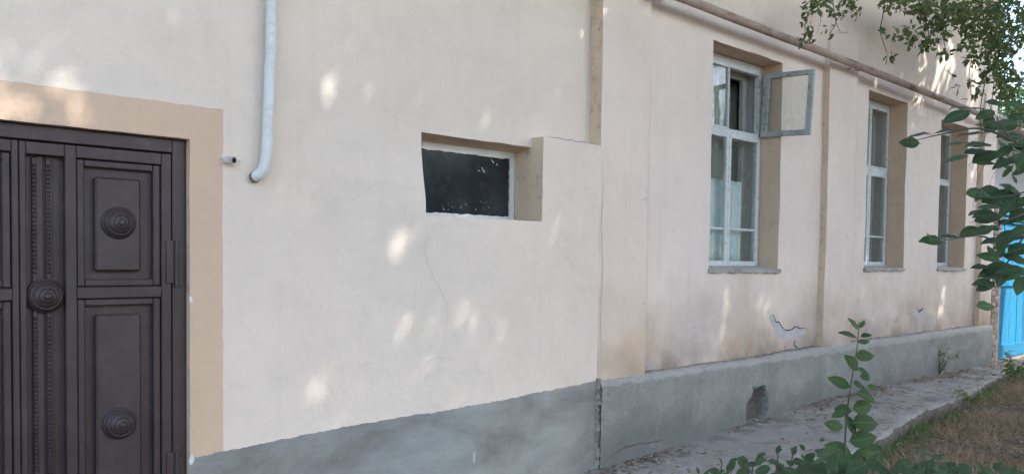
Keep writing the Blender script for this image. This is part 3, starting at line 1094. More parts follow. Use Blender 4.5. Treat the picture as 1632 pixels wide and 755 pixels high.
def wl(pl):
    """photo pixels -> points on the left wall's real surface"""
    out = []
    for a, b in pl:
        p = at_y(a, b, .06)
        for _ in range(3):
            p = at_y(a, b, y_left(p.x, p.z))
        out.append((p.x, p.z))
    return out


for pl, w in (([(676, 346), (680, 372), (678, 402), (690, 440), (706, 470), (713, 500), (710, 530), (704, 566)], .0036),
              ([(672, 592), (684, 576), (704, 570), (728, 574)], .0022),
              ([(866, 362), (886, 384), (900, 408), (922, 432), (948, 452)], .0024),
              ([(600, 160), (622, 182), (640, 192), (662, 196)], .0022),
              ([(520, 312), (560, 318), (606, 290), (648, 300), (664, 300)], .0018)):
    ribbon("crack", wl(pl), w * .85, y_left, 'crackpale')
for pl, w in (([(957, 235), (959, 300), (956, 360), (958, 430), (955, 500), (956, 560), (953, 604)], .006),
              ([(942, 2), (944, 22), (941, 40), (943, 70), (941, 100)], .004)):
    ribbon("crack", px_pts(pl, .01), w, lambda x, z: -.003, 'crack')
ribbon("crack", [(3.862, 2.380), (4.0, 2.384), (4.2, 2.381), (4.34, 2.385), (4.450, 2.382)], .011, lambda x, z: -.002, 'crack', rough=.01)  # darker line painted along the plaster step's top edge so it stands out
for pl, w, mt in (([(1011, 322), (1018, 316), (1020, 328)], .006, 'crack'), ([(1012, 482), (1020, 485)], .005, 'crack'),
                  ([(1083, 540), (1086, 560), (1080, 575), (1090, 588)], .008, 'crack'), ([(1026, 330), (1028, 420), (1026, 480)], .0028, 'crack'),
                  ([(1100, 524), (1116, 518), (1119, 514)], .006, 'crack'), ([(1175, 515), (1176, 530), (1178, 545)], .004, 'crack'),
                  ([(1268, 541), (1266, 548), (1272, 556)], .030, 'crackdark'), ([(1271, 555), (1282, 556)], .012, 'crackdark'),
                  ([(1352, 372), (1356, 378), (1354, 386)], .012, 'crack'), ([(1338, 372), (1339, 378)], .010, 'crack'),
                  ([(1437, 486), (1440, 494), (1436, 502)], .010, 'crack'), ([(1462, 488), (1465, 496), (1472, 490)], .030, 'crackdark'),
                  ([(1448, 500), (1456, 497)], .016, 'crack'), ([(1535, 489), (1540, 499), (1548, 502)], .012, 'crack'),
                  ([(1425, 512), (1434, 509)], .02, 'crack')):
    ribbon("crack", px_pts(pl, YB), w, y_right, mt)
ribbon("crack", [(5.016, 3.58), (5.018, 2.9), (5.014, 2.2), (5.018, 1.4), (5.016, .68)], .006, lambda x, z: -.002, 'crackpale')  # darker line painted in so the first pilaster's right edge stands out
ribbon("crack", [(8.549, 3.58), (8.55, 2.9), (8.547, 2.2), (8.55, 1.4), (8.549, .68)], .006, lambda x, z: -.002, 'crackpale')  # same painted line for the second pilaster's right edge
# flaked patch low in the first bay: undercoat, and the broken paint edge's shadow painted as a dark ribbon
top = [(1226, 503), (1232, 502), (1236, 512), (1241, 513), (1246, 521), (1253, 526), (1262, 524), (1268, 520), (1275, 523), (1284, 523), (1285, 531)]
bot = [(1226, 509), (1233, 522), (1238, 535), (1244, 538), (1249, 539), (1254, 544), (1258, 538), (1264, 538), (1270, 536), (1276, 535), (1284, 532)]
tp, bp = px_pts(top, YB), px_pts(bot, YB)
vs, fs = [], []
for i in range(len(tp)):
    vs += [(tp[i][0], y_right(*tp[i]) - .001, tp[i][1]), (bp[i][0], y_right(*bp[i]) - .002, bp[i][1])]
    if i:
        fs.append((2 * i - 2, 2 * i - 1, 2 * i + 1, 2 * i))
mesh("flaked_patch", vs, fs, 'patch', house)
ribbon("flake_edge", tp, .016, y_right, 'crackdark', 5, True, -.004, .002)
for pl in ([(1458, 494), (1462, 492), (1470, 496), (1474, 503), (1464, 506), (1456, 502)], [(1545, 525), (1552, 522), (1550, 530)]):
    pp = px_pts(pl, YB)
    mesh("flaked_patch", [(a, y_right(a, b) - .0012, b) for a, b in pp], [tuple(range(len(pp)))], 'patch', house)
for (px, py, s) in ((304, 477, .022), (305, 731, .028)):
    c = at_y(px, py, YA)
    vs = []
    for k in range(9):
        a = 2 * math.pi * k / 9
        vs.append((c.x + s * .45 * math.cos(a) * random.uniform(.7, 1.2), y_left(c.x, c.z) - .003, c.z + s * math.sin(a) * random.uniform(.7, 1.2)))
    mesh("putty_dab", vs, [tuple(range(9))], 'putty', house)
# long open crack low in the plinth
ribbon("crack", px_pts([(960, 738), (985, 718), (1012, 708), (1040, 704), (1068, 697)], -.035), .012, y_plinth, 'crackdark', off=-.003)

# ================================================================== PIPES
p0 = [at_y(436, -60, YA - .06), at_y(433, 0, YA - .06), at_y(430, 110, YA - .06), at_y(427, 205, YA - .06), at_y(424, 250, YA - .058), at_y(418, 272, YA - .05), at_y(408, 281, YA - .03), at_y(398, 284, YA + .04)]
p0 = [Vector((p0[0].x, YA - .06, 5.6))] + p0[1:]
mb = MB(p0[-1])
mb.tube(smooth_path(p0, 8), .029, 18)
dp = empty("drainpipe", p0[-1])
o = mb.build("pipe", 'drain', dp, True, R(50))
mb = MB(p0[-1])
mb.tube(smooth_path([at_y(427, 222, YA - .06), at_y(426.5, 229, YA - .06)], 3), .0305, 18)
mb.build("joint_ring", 'drain', dp, True, R(50))
mb = MB(p0[-1])
sp2 = smooth_path(p0, 8)
mb.tube(sp2[-9:-5], [.0285, .0315, .0315, .0290], 18)
mb.build("rusty_rim", 'rust', dp, True, R(50))
tag(dp, "pale blue painted pipe running down the wall right of the iron door", "pipe")

s0 = at_y(372, 256, YA - .05)
st = empty("pipe_stub", s0)
mb = MB(s0)
a = Vector((s0.x - .035, YA + .03, s0.z + .006))
b_ = s0 + Vector((0.002, -.012, 0))
ax = (b_ - a).normalized()
mb.tube([a, b_], .021, 16, False)
mb.tube([b_, b_ - ax * .004], [.021, .0145], 16, False)
mb.build("pipe", 'stub', st, True, R(40))
mb = MB(s0)
mb.tube([b_ - ax * .003, b_ - ax * .03], .0146, 14, True)
mb.build("hollow", 'dark', st)
mb = MB(s0)
for sx in (-1, 1):
    mb.box(s0.x + sx * .036 - .014, s0.x + sx * .036 + .010, YA - .02, YA + .02, s0.z + .004, s0.z + .016, .003)
mb.build("clip", 'stub', st)
tag(st, "short open pipe stub poking from the wall beside the tan band", "pipe stub")

gp = empty("gas_pipe", (5.0, -.10, 3.60))
mb = MB((5.0, -.10, 3.60))
gpts = [(x, -.125 + .006 * nz(x, 0, 0, .9), 3.605 - .012 * (x - 5) * .6 + .004 * nz(x, 4, 0, 1.3) - (.02 * sstep(9, 13, x))) for x in np.arange(-2.2, 17.5, .25)]
mb.tube(gpts, .037, 18)
mb.build("pipe", 'gas', gp, True, R(50))
for x in (8.30, 11.2):
    mb = MB((5.0, -.10, 3.60))
    zc = 3.605 - .012 * (x - 5) * .6
    ring = [(x + .0, -.125 + .042 * math.cos(a), zc - .004 + .043 * math.sin(a)) for a in np.linspace(-2.6, 1.2, 12)]
    mb.tube(ring + [(x, .03, zc - .03)], .006, 6)
    mb.build("bracket", 'gas', gp, True)
mb = MB((5.0, -.10, 3.60))
mb.tube([(4.86, .0, 3.62), (4.93, -.08, 3.53), (4.96, -.12, 3.515), (5.02, -.15, 3.56), (5.05, -.13, 3.66)], .009, 6)
mb.build("bracket", 'gas', gp, True)
tag(gp, "rusty pink gas pipe running along the wall above the tall windows", "gas pipe")

# ================================================================== CURTAINS
def curtain(name, x0, x1, y, z0, z1, amp, freq, mat, label, grp=None):
    c0 = Vector(((x0 + x1) / 2, y, z0))
    vs, fs = [], []
    nxx, nzz = int((x1 - x0) / .008), 6
    for j in range(nzz + 1):
        z = z0 + (z1 - z0) * j / nzz
        for i in range(nxx + 1):
            x = x0 + (x1 - x0) * i / nxx
            a = amp * (1 - .5 * j / nzz)
            yy = a * math.sin(x * freq + 1.4 * nz(x, 0, 0, 5)) + .4 * a * nz(x, z, 3, 9)
            vs.append((x - c0.x + .006 * nz(x, z, 0, 3), yy, z - c0.z + (.006 * nz(x, 0, 7, 9) if j == nzz else 0)))
    for j in range(nzz):
        for i in range(nxx):
            k = j * (nxx + 1) + i
            fs.append((k, k + 1, k + nxx + 2, k + nxx + 1))
    o = mesh(name, vs, fs, mat, None, True)
    o.location = c0
    md = o.modifiers.new("cloth_thickness", 'SOLIDIFY')
    md.thickness = .002
    tag(o, label, "curtain", grp)
    return o


curtain("half_curtain", 5.99, 6.93, .372, 1.50, 2.31, .013, 62, 'curtain', "mint white half curtain behind the window with the open vent")
curtain("drape", 6.72, 7.62, .60, 1.0, 3.35, .02, 48, 'drape', "olive grey drape hanging right behind the half curtain")
curtain("drape", 8.99, 10.0, .56, 1.0, 3.44, .02, 40, 'drape_grey', "grey drape closed behind the second tall window")
curtain("drape", 11.1, 12.03, .56, 1.0, 3.38, .02, 40, 'drape_grey', "grey drape closed behind the farthest tall window")

# ================================================================== GROUND
def ground_z(x, y):
    near = -0.10 + 0.07 * sstep(5.5, 12, x)
    return near + 0.03 * nz(x, y, 0, .9) + .012 * nz(x, y, 4, 4.0)


vs, fs = [], []
gx = list(np.arange(-4, 18.01, .12))
gy = list(np.arange(-7, 0.61, .12))
for y in gy:
    for x in gx:
        vs.append((x, y, ground_z(x, y)))
for j in range(len(gy) - 1):
    for i in range(len(gx) - 1):
        k = j * len(gx) + i
        fs.append((k, k + 1, k + len(gx) + 1, k + len(gx)))
b0 = len(vs)
far = 400
xA, xB, yA_, yB_ = gx[0], gx[-1], gy[0], gy[-1]
vs += [(-far, -far, -.12), (far, -far, -.12), (far, far, -.12), (-far, far, -.12), (xA, yA_, -.11), (xB, yA_, -.06), (xB, yB_, -.06), (xA, yB_, -.11)]
fs += [(b0, b0 + 1, b0 + 5, b0 + 4), (b0 + 1, b0 + 2, b0 + 6, b0 + 5), (b0 + 2, b0 + 3, b0 + 7, b0 + 6), (b0 + 3, b0, b0 + 4, b0 + 7)]
tag(mesh("ground", vs, fs, 'dirt', None, True), kind="structure")


def edge_y(x):
    e = np.interp(x, [3.0, 4.5, 5.5, 7.2, 7.8, 9.3, 12.5, 14.0, 16], [-1.45, -1.32, -1.20, -1.02, -.93, -.85, -.42, -.30, -.3])
    return float(e) + .06 * nz(x, 2, 0, 1.5) + .022 * nz(x, 7, 0, 5) + .006 * nz(x, 9, 0, 13)


vs, fs = [], []
px_ = list(np.arange(2.2, 13.95, .03))
NR = 26
for x in px_:
    e = edge_y(x)
    for j in range(NR):
        t = j / (NR - 1)
        y = .06 + (e - .06) * t
        vs.append((x, y, pave_z(x, y) - (.022 if j == NR - 1 else (.006 if j == NR - 2 else 0)) * (1 + nz(x, 5, 0, 7))))
    vs.append((x + .01 * nz(x, 9, 0, 8), e - .015 + .02 * nz(x, 1, 0, 9), pave_z(x, e) - .05))
    vs.append((x, e + .02 + .03 * nz(x, 3, 0, 8), pave_z(x, e) - .20))
RR = NR + 2
for i in range(len(px_) - 1):
    for j in range(RR - 1):
        fs.append((i * RR + j, i * RR + j + 1, (i + 1) * RR + j + 1, (i + 1) * RR + j))
pave = tag(mesh("pavement", vs, fs, ['concrete', 'edge'], None, True, [1 if j >= NR - 1 else 0 for i in range(len(px_) - 1) for j in range(RR - 1)], R(50)), kind="structure")
for pl in ([(1276, 662), (1290, 664), (1300, 663)], [(1288, 680), (1300, 680), (1312, 681)], [(1292, 686), (1304, 690), (1318, 695)], [(1390, 650), (1420, 658), (1440, 652)], [(1462, 640), (1500, 645), (1530, 640)], [(1180, 752), (1200, 735), (1240, 722)]):
    g = [at_ground(a, b, .06) for a, b in pl]
    path = smooth_path([(p.x, p.y, 0) for p in g], 6)
    vv, ff = [], []
    for i, p in enumerate(path):
        w = .006 * (0.4 + abs(nz(p.x, p.y, 0, 20)))
        for s in (-1, 1):
            vv.append((p.x + .01 * nz(p.x, p.y, 5, 15), p.y + s * w, pave_z(p.x, p.y) + .003))
        if i:
            ff.append((2 * i - 2, 2 * i, 2 * i + 1, 2 * i - 1))
    mesh("crack", vv, ff, 'crackdark', pave)


# ================================================================== LEAF TOOLS
def leaf_cloud(name, P, D, N, Ls, wr, mat, parent=None, fold=.25, detail=False):
    """one mesh of many leaves: P positions, D leaf direction, N leaf normal, Ls length, wr width/length"""
    n = len(P)
    D = D / np.linalg.norm(D, axis=1, keepdims=True)
    S = np.cross(N, D)
    S /= (np.linalg.norm(S, axis=1, keepdims=True) + 1e-9)
    N = np.cross(D, S)
    Ls = Ls[:, None]
    if detail:
        tpl = [(0, 0, 0), (.28, .42, fold * .5), (.62, .40, fold * .45), (1, 0, -.12), (.62, -.40, fold * .45), (.28, -.42, fold * .5), (.5, 0, .03)]
        faces = [(0, 6, 1), (1, 6, 2), (2, 6, 3), (0, 5, 6), (5, 4, 6), (4, 3, 6)]
    else:
        tpl = [(0, 0, 0), (.45, .5, fold * .5), (1, 0, -.08), (.45, -.5, fold * .5)]
        faces = [(0, 2, 1), (0, 3, 2)]
    k = len(tpl)
    V = np.zeros((n, k, 3))
    for i, (a, s, h) in enumerate(tpl):
        V[:, i, :] = P + D * (a * Ls) + S * (s * wr * Ls) + N * (h * wr * Ls)
    Fc = (np.array(faces)[None] + (np.arange(n) * k)[:, None, None]).reshape(-1, 3)
    me = bpy.data.meshes.new(name)
    me.vertices.add(n * k)
    me.vertices.foreach_set('co', V.reshape(-1).astype(np.float32))
    me.loops.add(Fc.size)
    me.loops.foreach_set('vertex_index', Fc.reshape(-1).astype(np.int32))
    me.polygons.add(len(Fc))
    me.polygons.foreach_set('loop_start', (np.arange(len(Fc)) * 3).astype(np.int32))
    me.materials.append(M[mat])
    me.update(calc_edges=True)
    me.validate()
    return link(bpy.data.objects.new(name, me), parent)


def rand_dir(n, down=0.0):
    v = RNG.normal(size=(n, 3))
    v[:, 2] -= down
    return v / np.linalg.norm(v, axis=1, keepdims=True)


def single_leaf_mesh(name, seed, wr=.6, mat='leaf', curl=.12, fold=.14):
    """one leaf, 1 m long, along +x, face up +z, with a pointed oval outline and a sunk midrib"""
    rs = random.Random(seed)
    st = 9
    vs, fs = [], []
    for i in range(st):
        t = i / (st - 1)
        w = wr * .5 * (math.sin(math.pi * min(1, t * 1.02) ** .85) ** .8 if 0 < t < 1 else 0) + (.012 if t == 0 else 0)
        zc = -curl * t * t + .02 * rs.uniform(-1, 1)
        for s in (-1, -.55, 0, .55, 1):
            vs.append((t + .0, s * w * (1 + .05 * rs.uniform(-1, 1)), zc + fold * abs(s) * w * 1.2 - .10 * abs(s) ** 3 * w + .012 * rs.uniform(-1, 1) * abs(s)))
    for i in range(st - 1):
        for j in range(4):
            fs.append((i * 5 + j, (i + 1) * 5 + j, (i + 1) * 5 + j + 1, i * 5 + j + 1))
    b = len(vs)
    vs += [(-.16, -.008, .01), (-.16, .008, .01), (0.02, .010, -.004), (0.02, -.010, -.004)]
    fs.append((b, b + 3, b + 2, b + 1))
    me = bpy.data.meshes.new(name)
    me.from_pydata(vs, [], fs)
    me.materials.append(M[mat])
    me.polygons.foreach_set('use_smooth', [True] * len(me.polygons))
    me.update()
    return me


def leaf_obj(me, loc, direction, normal, length, parent, width=1.0):
    d = Vector(direction).normalized()
    s = Vector(normal).cross(d)
    if s.length < 1e-4:
        s = d.orthogonal()
    s.normalize()
    n = d.cross(s)
    o = bpy.data.objects.new("leaf", me)
    C.objects.link(o)
    o.parent = parent
    mm = Matrix((d * length, s * length * width, n * length)).transposed().to_4x4()
    mm.translation = Vector(loc) - parent.location
    o.matrix_local = mm
    return o


LEAFS = [single_leaf_mesh("leaf_shape", s, .60, 'leaf', .10 + .05 * s) for s in range(4)]
LEAFB = [single_leaf_mesh("leaf_shape", 10 + s, .58, 'leafbranch', .08 + .06 * s) for s in range(4)]
LEAFW = [single_leaf_mesh("leaf_shape", 20 + s, .66, 'leafweed', .12 + .05 * s) for s in range(4)]


LEAFG = [single_leaf_mesh("leaf_shape", 30 + s, .5, 'leafbright', .12 + .08 * s) for s in range(4)]


def px_leaf(meshes, px, py, lpx, ang, tilt, depth, parent, wfac=1.0):
    """leaf centred where the photograph shows it; ang = its direction in the view (deg, ccw from right), tilt = how far it turns its face away from the viewer"""
    c = at(px, py, depth)
    ln = lpx / F_PX * depth
    d = CR * math.cos(R(ang)) + CU * math.sin(R(ang)) + CF * random.uniform(-.35, .25)
    d.normalize()
    view = -CF
    side = d.cross(view).normalized()
    nrm = (view * math.cos(R(tilt)) + side * math.sin(R(tilt)) * (1 if side.z > 0 else -1))
    if nrm.z < 0:
        nrm = nrm + Vector((0, 0, .5))
    return leaf_obj(random.choice(meshes), c - d * ln * .5, d, nrm, ln, parent, wfac)


# ================================================================== SAPLING
ZS = 3.3
base = at(1352, 940, ZS)
base.z = ground_z(base.x, base.y)
sap = empty("sapling", base)
tag(sap, "young sapling with broad oval leaves standing in front of the grey plinth", "sapling")
spts = [base] + [at(a, b, ZS) for a, b in ((1347, 800), (1347, 700), (1352, 640), (1360, 590), (1367, 545), (1368, 512))]
mb = MB(base)
sp_ = smooth_path(spts, 6)
mb.tube(sp_, [.006 - .0048 * i / (len(sp_) - 1) for i in range(len(sp_))], 8)
mb.build("stem", 'twig', sap, True)
for (px, py, lp, an, ti) in ((1361, 515, 22, 125, 45), (1374, 516, 14, 60, 60), (1351, 531, 26, 155, 60), (1381, 533, 16, 20, 55), (1377, 544, 17, 10, 50), (1359, 577, 30, 128, 25), (1379, 566, 27, 5, 20),
                             (1378, 593, 22, -35, 50), (1379, 601, 16, -25, 30), (1337, 608, 34, 155, 40), (1374, 614, 30, -15, 55), (1393, 616, 18, -5, 50), (1383, 631, 34, -20, 40),
                             (1377, 648, 34, 8, 12), (1345, 652, 26, 170, 20), (1337, 658, 22, 200, 40), (1329, 677, 26, 165, 15), (1382, 672, 44, 2, 25), (1357, 676, 34, 110, 40), (1377, 699, 42, 10, 15),
                             (1361, 624, 12, -80, 70), (1335, 715, 40, 160, 30), (1392, 722, 38, -10, 35), (1350, 735, 36, 200, 40)):
    px_leaf(LEAFS, px, py, lp * 1.12, an, ti, ZS + random.uniform(-.05, .05), sap, 1.05)

# ================================================================== BRANCH REACHING IN FROM THE RIGHT
ZB = 3.0
root = at(1720, 300, ZB)
br = empty("tree_branch", root)
tag(br, "leafy branch with broad dark leaves reaching in from the right edge", "branch")
mb = MB(root)
for pl, r0, r1 in (([(1720, 300), (1660, 250), (1610, 222), (1560, 205), (1510, 212), (1462, 223)], .008, .0015), ([(1720, 300), (1660, 330), (1620, 345), (1560, 372), (1500, 384)], .007, .0015),
                   ([(1660, 330), (1630, 380), (1600, 425), (1570, 450)], .005, .0015), ([(1660, 250), (1620, 260), (1580, 246), (1552, 254)], .004, .001), ([(1610, 222), (1590, 190), (1575, 165)], .003, .001),
                   ([(1720, 300), (1660, 300), (1610, 312), (1575, 318)], .005, .001)):
    pp = smooth_path([at(a, b, ZB + .03 * math.sin(a * .05)) for a, b in pl], 6)
    mb.tube(pp, [r0 + (r1 - r0) * i / (len(pp) - 1) for i in range(len(pp))], 6)
mb.build("stem", 'vinestem', br, True)
for (px, py, lp, an, ti) in ((1450, 227, 30, 175, 8), (1465, 212, 36, 178, 72), (1484, 214, 16, 0, 70), (1524, 184, 42, 195, 45), (1540, 171, 60, 176, 76), (1570, 183, 32, 200, 35), (1585, 163, 27, 170, 40), (1601, 199, 38, 190, 40),
                             (1576, 194, 26, 250, 30), (1508, 206, 34, 180, 74), (1550, 210, 42, 170, 70), (1560, 229, 44, 178, 62), (1555, 241, 42, 185, 60), (1525, 250, 34, 185, 66), (1572, 248, 42, 30, 40), (1528, 228, 38, 180, 74),
                             (1610, 215, 40, 10, 65), (1625, 185, 40, 20, 50), (1615, 165, 34, 160, 45), (1622, 232, 34, 0, 60), (1600, 240, 30, 210, 50),
                             (1562, 336, 36, 175, 68), (1580, 349, 30, 175, 70), (1486, 381, 36, 172, 40), (1482, 377, 16, 120, 50), (1513, 376, 28, 172, 66), (1546, 368, 34, 195, 35), (1566, 366, 28, 190, 30), (1583, 363, 20, 170, 40), (1605, 353, 26, 10, 55),
                             (1580, 400, 20, 110, 15), (1595, 401, 22, 60, 25), (1575, 409, 34, 165, 40), (1562, 424, 27, 178, 60), (1591, 428, 54, 185, 42), (1597, 441, 32, 245, 8), (1563, 449, 26, 195, 55), (1579, 454, 16, 230, 50),
                             (1612, 373, 40, 175, 45), (1627, 395, 40, 20, 40), (1617, 410, 38, 150, 40), (1627, 430, 40, 10, 45), (1612, 436, 34, 200, 40), (1600, 385, 26, 195, 60), (1630, 365, 34, 30, 50), (1625, 455, 30, 250, 40),
                             (1598, 309, 54, 178, 50), (1583, 318, 34, 190, 50), (1622, 320, 44, 10, 45), (1570, 312, 26, 170, 65), (1612, 300, 36, 150, 45), (1628, 340, 40, 30, 40), (1604, 330, 30, 220, 50)):
    px_leaf(LEAFB, px, py, lp * 1.1, an, ti, ZB + random.uniform(-.12, .12), br, 1.0)

for _ in range(30):
    px_leaf(LEAFB, random.gauss(1612, 16), random.gauss(265, 30), random.uniform(16, 34), random.uniform(-30, 210), random.uniform(15, 70), ZB + random.uniform(-.1, .6), br, random.uniform(.8, 1.1))
for _ in range(34):
    px_leaf(LEAFB, random.gauss(1600, 26), random.choice((random.gauss(205, 34), random.gauss(395, 34), random.gauss(320, 14))), random.uniform(20, 46), random.choice((175, 5, 190, 160, 25)) + random.uniform(-18, 18), random.uniform(25, 74), ZB + random.uniform(-.2, .35), br, random.uniform(.8, 1.1))

# ================================================================== WEEDS
def weed(px, py, depth, leaves, label, name="weed", seed=0):
    """clump of broad leaves: each leaf on its own short stalk from one root"""
    rs = random.Random(seed)
    top = at(px, py, depth)
    b = Vector((top.x, top.y, ground_z(top.x, top.y)))
    if b.y > edge_y(b.x):
        b.z = pave_z(b.x, b.y)
    w = empty(name, b)
    tag(w, label, "weed", "weeds at the foot of the picture")
    mb = MB(b)
    for (lx, ly, lp, an, ti) in leaves:
        c = at(lx, ly, depth + rs.uniform(-.1, .1))
        mid = (c + b) / 2 + Vector((rs.uniform(-.03, .03), rs.uniform(-.03, .03), .05))
        mb.tube(smooth_path([b + Vector((rs.uniform(-.02, .02), rs.uniform(-.02, .02), 0)), mid, c], 4), [.004] * 8 + [.002], 5)
        px_leaf(LEAFW, lx, ly, lp * .74, an + rs.uniform(-20, 20), ti + rs.uniform(0, 25), depth + rs.uniform(-.1, .1), w)
        for _ in range(4):
            qx, qy = lx + rs.gauss(0, 22), ly + rs.gauss(8, 13)
            px_leaf(LEAFW, qx, qy, lp * rs.uniform(.25, .6), rs.uniform(-20, 200), rs.uniform(10, 65), depth + rs.uniform(-.22, .25), w, rs.uniform(.6, 1.05))
    mb.build("stalks", 'twig', w)
    return w


weed(1335, 760, 2.9, [(1322, 725, 62, 150, 25), (1370, 742, 64, 10, 30), (1300, 752, 50, 190, 35), (1345, 752, 50, 80, 20), (1395, 735, 44, 60, 30)], "broad leaved weed under the sapling at the lower edge", seed=1)
weed(1425, 770, 3.0, [(1418, 715, 46, 80, 35), (1440, 740, 44, 30, 30), (1405, 750, 50, 160, 25), (1465, 748, 40, 10, 40), (1430, 762, 50, 100, 20)], "bluish broad leaved weed just right of the sapling's foot", seed=2)
weed(1225, 775, 3.4, [(1185, 738, 36, 150, 30), (1240, 715, 20, 80, 40), (1265, 717, 22, 100, 40), (1275, 735, 34, 20, 35), (1215, 748, 36, 200, 30), (1250, 750, 44, -10, 25), (1290, 742, 30, 0, 35)], "low weed on the near pavement left of the sapling", seed=3)
weed(1530, 780, 3.2, [(1500, 745, 34, 130, 30), (1540, 746, 38, 40, 25), (1570, 750, 32, 10, 35), (1520, 755, 40, 90, 20), (1590, 742, 24, 30, 40)], "low weed at the lower edge in front of the dry grass", seed=4)


weed(1275, 790, 3.1, [(1262, 752, 40, 120, 30), (1290, 728, 30, 60, 40), (1310, 742, 36, 150, 30), (1235, 735, 30, 170, 45), (1280, 748, 40, 30, 20), (1328, 748, 40, 20, 35)], "dark weed between the sapling and the low pavement weed", seed=5)
weed(1475, 785, 2.8, [(1452, 752, 46, 140, 30), (1480, 744, 40, 70, 30), (1500, 752, 46, 20, 30), (1465, 735, 24, 110, 40), (1515, 738, 26, 50, 40)], "weed in the lower right between sapling and dry grass", seed=6)
weed(1160, 790, 3.6, [(1140, 750, 30, 160, 40), (1165, 742, 30, 60, 35), (1185, 752, 34, 20, 30), (1150, 735, 20, 100, 45), (1200, 738, 26, 30, 40)], "small weed farthest left along the lower edge", seed=7)
weed(1590, 790, 3.0, [(1580, 752, 34, 150, 35), (1605, 750, 36, 30, 30), (1560, 745, 26, 120, 40), (1622, 752, 30, 10, 35)], "small weed in the lower right corner", seed=8)


def bushy(px, py, lean, n, size, rad, hgt, label, name, grp, zf, wr=.38, mat='leafweed', col=None):
    b = at_ground(px, py, zf)
    w = empty(name, b)
    tag(w, label, "weed", grp)
    mb = MB(b)
    rs = random.Random(int(px))
    meshes = LEAFG
    for s in range(5):
        a = rs.uniform(0, 6.28)
        tip = b + Vector((math.cos(a) * rad + lean[0], math.sin(a) * rad * .7 + lean[1], hgt * rs.uniform(.6, 1.05)))
        path = smooth_path([b, b.lerp(tip, .5) + Vector((0, 0, hgt * .12)), tip], 6)
        mb.tube(path, [.004 - .003 * i / (len(path) - 1) for i in range(len(path))], 5)
        for k in range(n):
            q = path[min(len(path) - 1, 2 + int((len(path) - 3) * k / max(1, n - 1)))]
            d = Vector((rs.uniform(-1, 1), rs.uniform(-1, .4), rs.uniform(-.3, .6)))
            leaf_obj(rs.choice(meshes), q, d, (rs.uniform(-.4, .4), -.4 + rs.uniform(-.3, .3), 1), size * rs.uniform(.6, 1.2), w, .62 if wr < .5 else 1)
    mb.build("stalks", 'twig', w)
    return w


bushy(1497, 596, (.05, -.10), 8, .085, .17, .36, "leafy weed growing against the plinth under the farthest window", "weed", "weeds along the pavement", .11)
bushy(1082, 703, (0, -.02), 6, .035, .05, .14, "tiny green weed at the plinth's foot near the open joint", "weed", "weeds along the pavement", .01)
bushy(1612, 600, (.0, -.05), 14, .12, .28, .34, "leafy weed clump on the pavement corner before the blue gate", "weed", "weeds along the pavement", .06)
bushy(1545, 640, (.0, -.02), 12, .07, .22, .16, "low bright green weed on the broken pavement edge", "weed", "weeds along the pavement", .04)


# ---- dry and green grass, straw and fallen leaves
def grass(name, pts, hmin, hmax, mat, label, lean=.5, w=.004):
    n = len(pts)
    P = np.array(pts)
    h = RNG.uniform(hmin, hmax, n)
    d = RNG.normal(size=(n, 3))
    d[:, 2] = np.abs(d[:, 2]) * .5 + lean
    o = leaf_cloud(name, P, d, rand_dir(n), h, w / ((hmin + hmax) / 2), mat, None, .1)
    tag(o, label, "grass", kind="stuff")
    return o


pts = []
while len(pts) < 46000:
    x, y = random.uniform(5.2, 15.5), random.uniform(-4.0, -.25)
    if y > edge_y(x) - .02 or y < -3.9 + .06 * x:
        continue
    dn = nz(x, y, 2, .9) + .35 * nz(x, y, 8, 3)
    if random.random() > .55 + 1.1 * dn:
        continue
    pts.append((x, y, ground_z(x, y) - .004))
grass("dry_grass", pts, .05, .17, 'grassdry', "tangled reddish brown dry grass beside the pavement", .25, .005)
pts = []
while len(pts) < 12000:
    x, y = random.uniform(5.0, 15.5), random.uniform(-3.4, -.2)
    e = edge_y(x)
    if y > e + .01:
        continue
    near_edge = math.exp(-((e - y) / .16) ** 2)
    if random.random() > near_edge * (1.0 if nz(x, 0, 0, 1.1) > .0 else .4) + .03 + (.6 if x > 12 else 0):
        continue
    pts.append((x, y, ground_z(x, y) - .004))
grass("green_grass", pts, .06, .19, 'grassgreen', "green grass growing along the broken pavement edge", .6, .006)

n = 11000
P, zz = np.zeros((n, 3)), 0
i = 0
while i < n:
    x = random.uniform(3.6, 15)
    e = edge_y(x)
    if random.random() < .5:
        y = -.04 - abs(random.gauss(0, .12)) if random.random() < .62 else random.uniform(e, 0)
        if y < e or random.random() > .45 + 1.2 * nz(x, y, 3, 2.2):
            continue
        z = pave_z(x, y) + .004
    else:
        y = random.uniform(-3.6, e - .02)
        z = ground_z(x, y) + random.uniform(.004, .03)
    P[i] = (x, y, z)
    i += 1
d = RNG.normal(size=(n, 3))
d[:, 2] *= .18
N = RNG.normal(size=(n, 3)) * .35
N[:, 2] = 1
lit = leaf_cloud("leaf_litter", P, d, N, np.abs(RNG.normal(.022, .014, n)) + .008, .5, 'litter', None, .35, True)
tag(lit, "small dry leaves and crumbs scattered on pavement and soil", "litter", kind="stuff")
n = 2200
P = np.zeros((n, 3))
for i in range(n):
    x = random.uniform(5, 15)
    y = random.uniform(-3.4, edge_y(x) - .05) if random.random() < .8 else random.uniform(edge_y(x), -.05)
    P[i] = (x, y, (ground_z(x, y) if y < edge_y(x) else pave_z(x, y)) + .012)
d = RNG.normal(size=(n, 3))
d[:, 2] *= .1
o = leaf_cloud("straw", P, d, rand_dir(n), RNG.uniform(.06, .22, n), .028, 'straw', None, .1)
tag(o, "loose straw and twigs lying on the soil", "straw", kind="stuff")

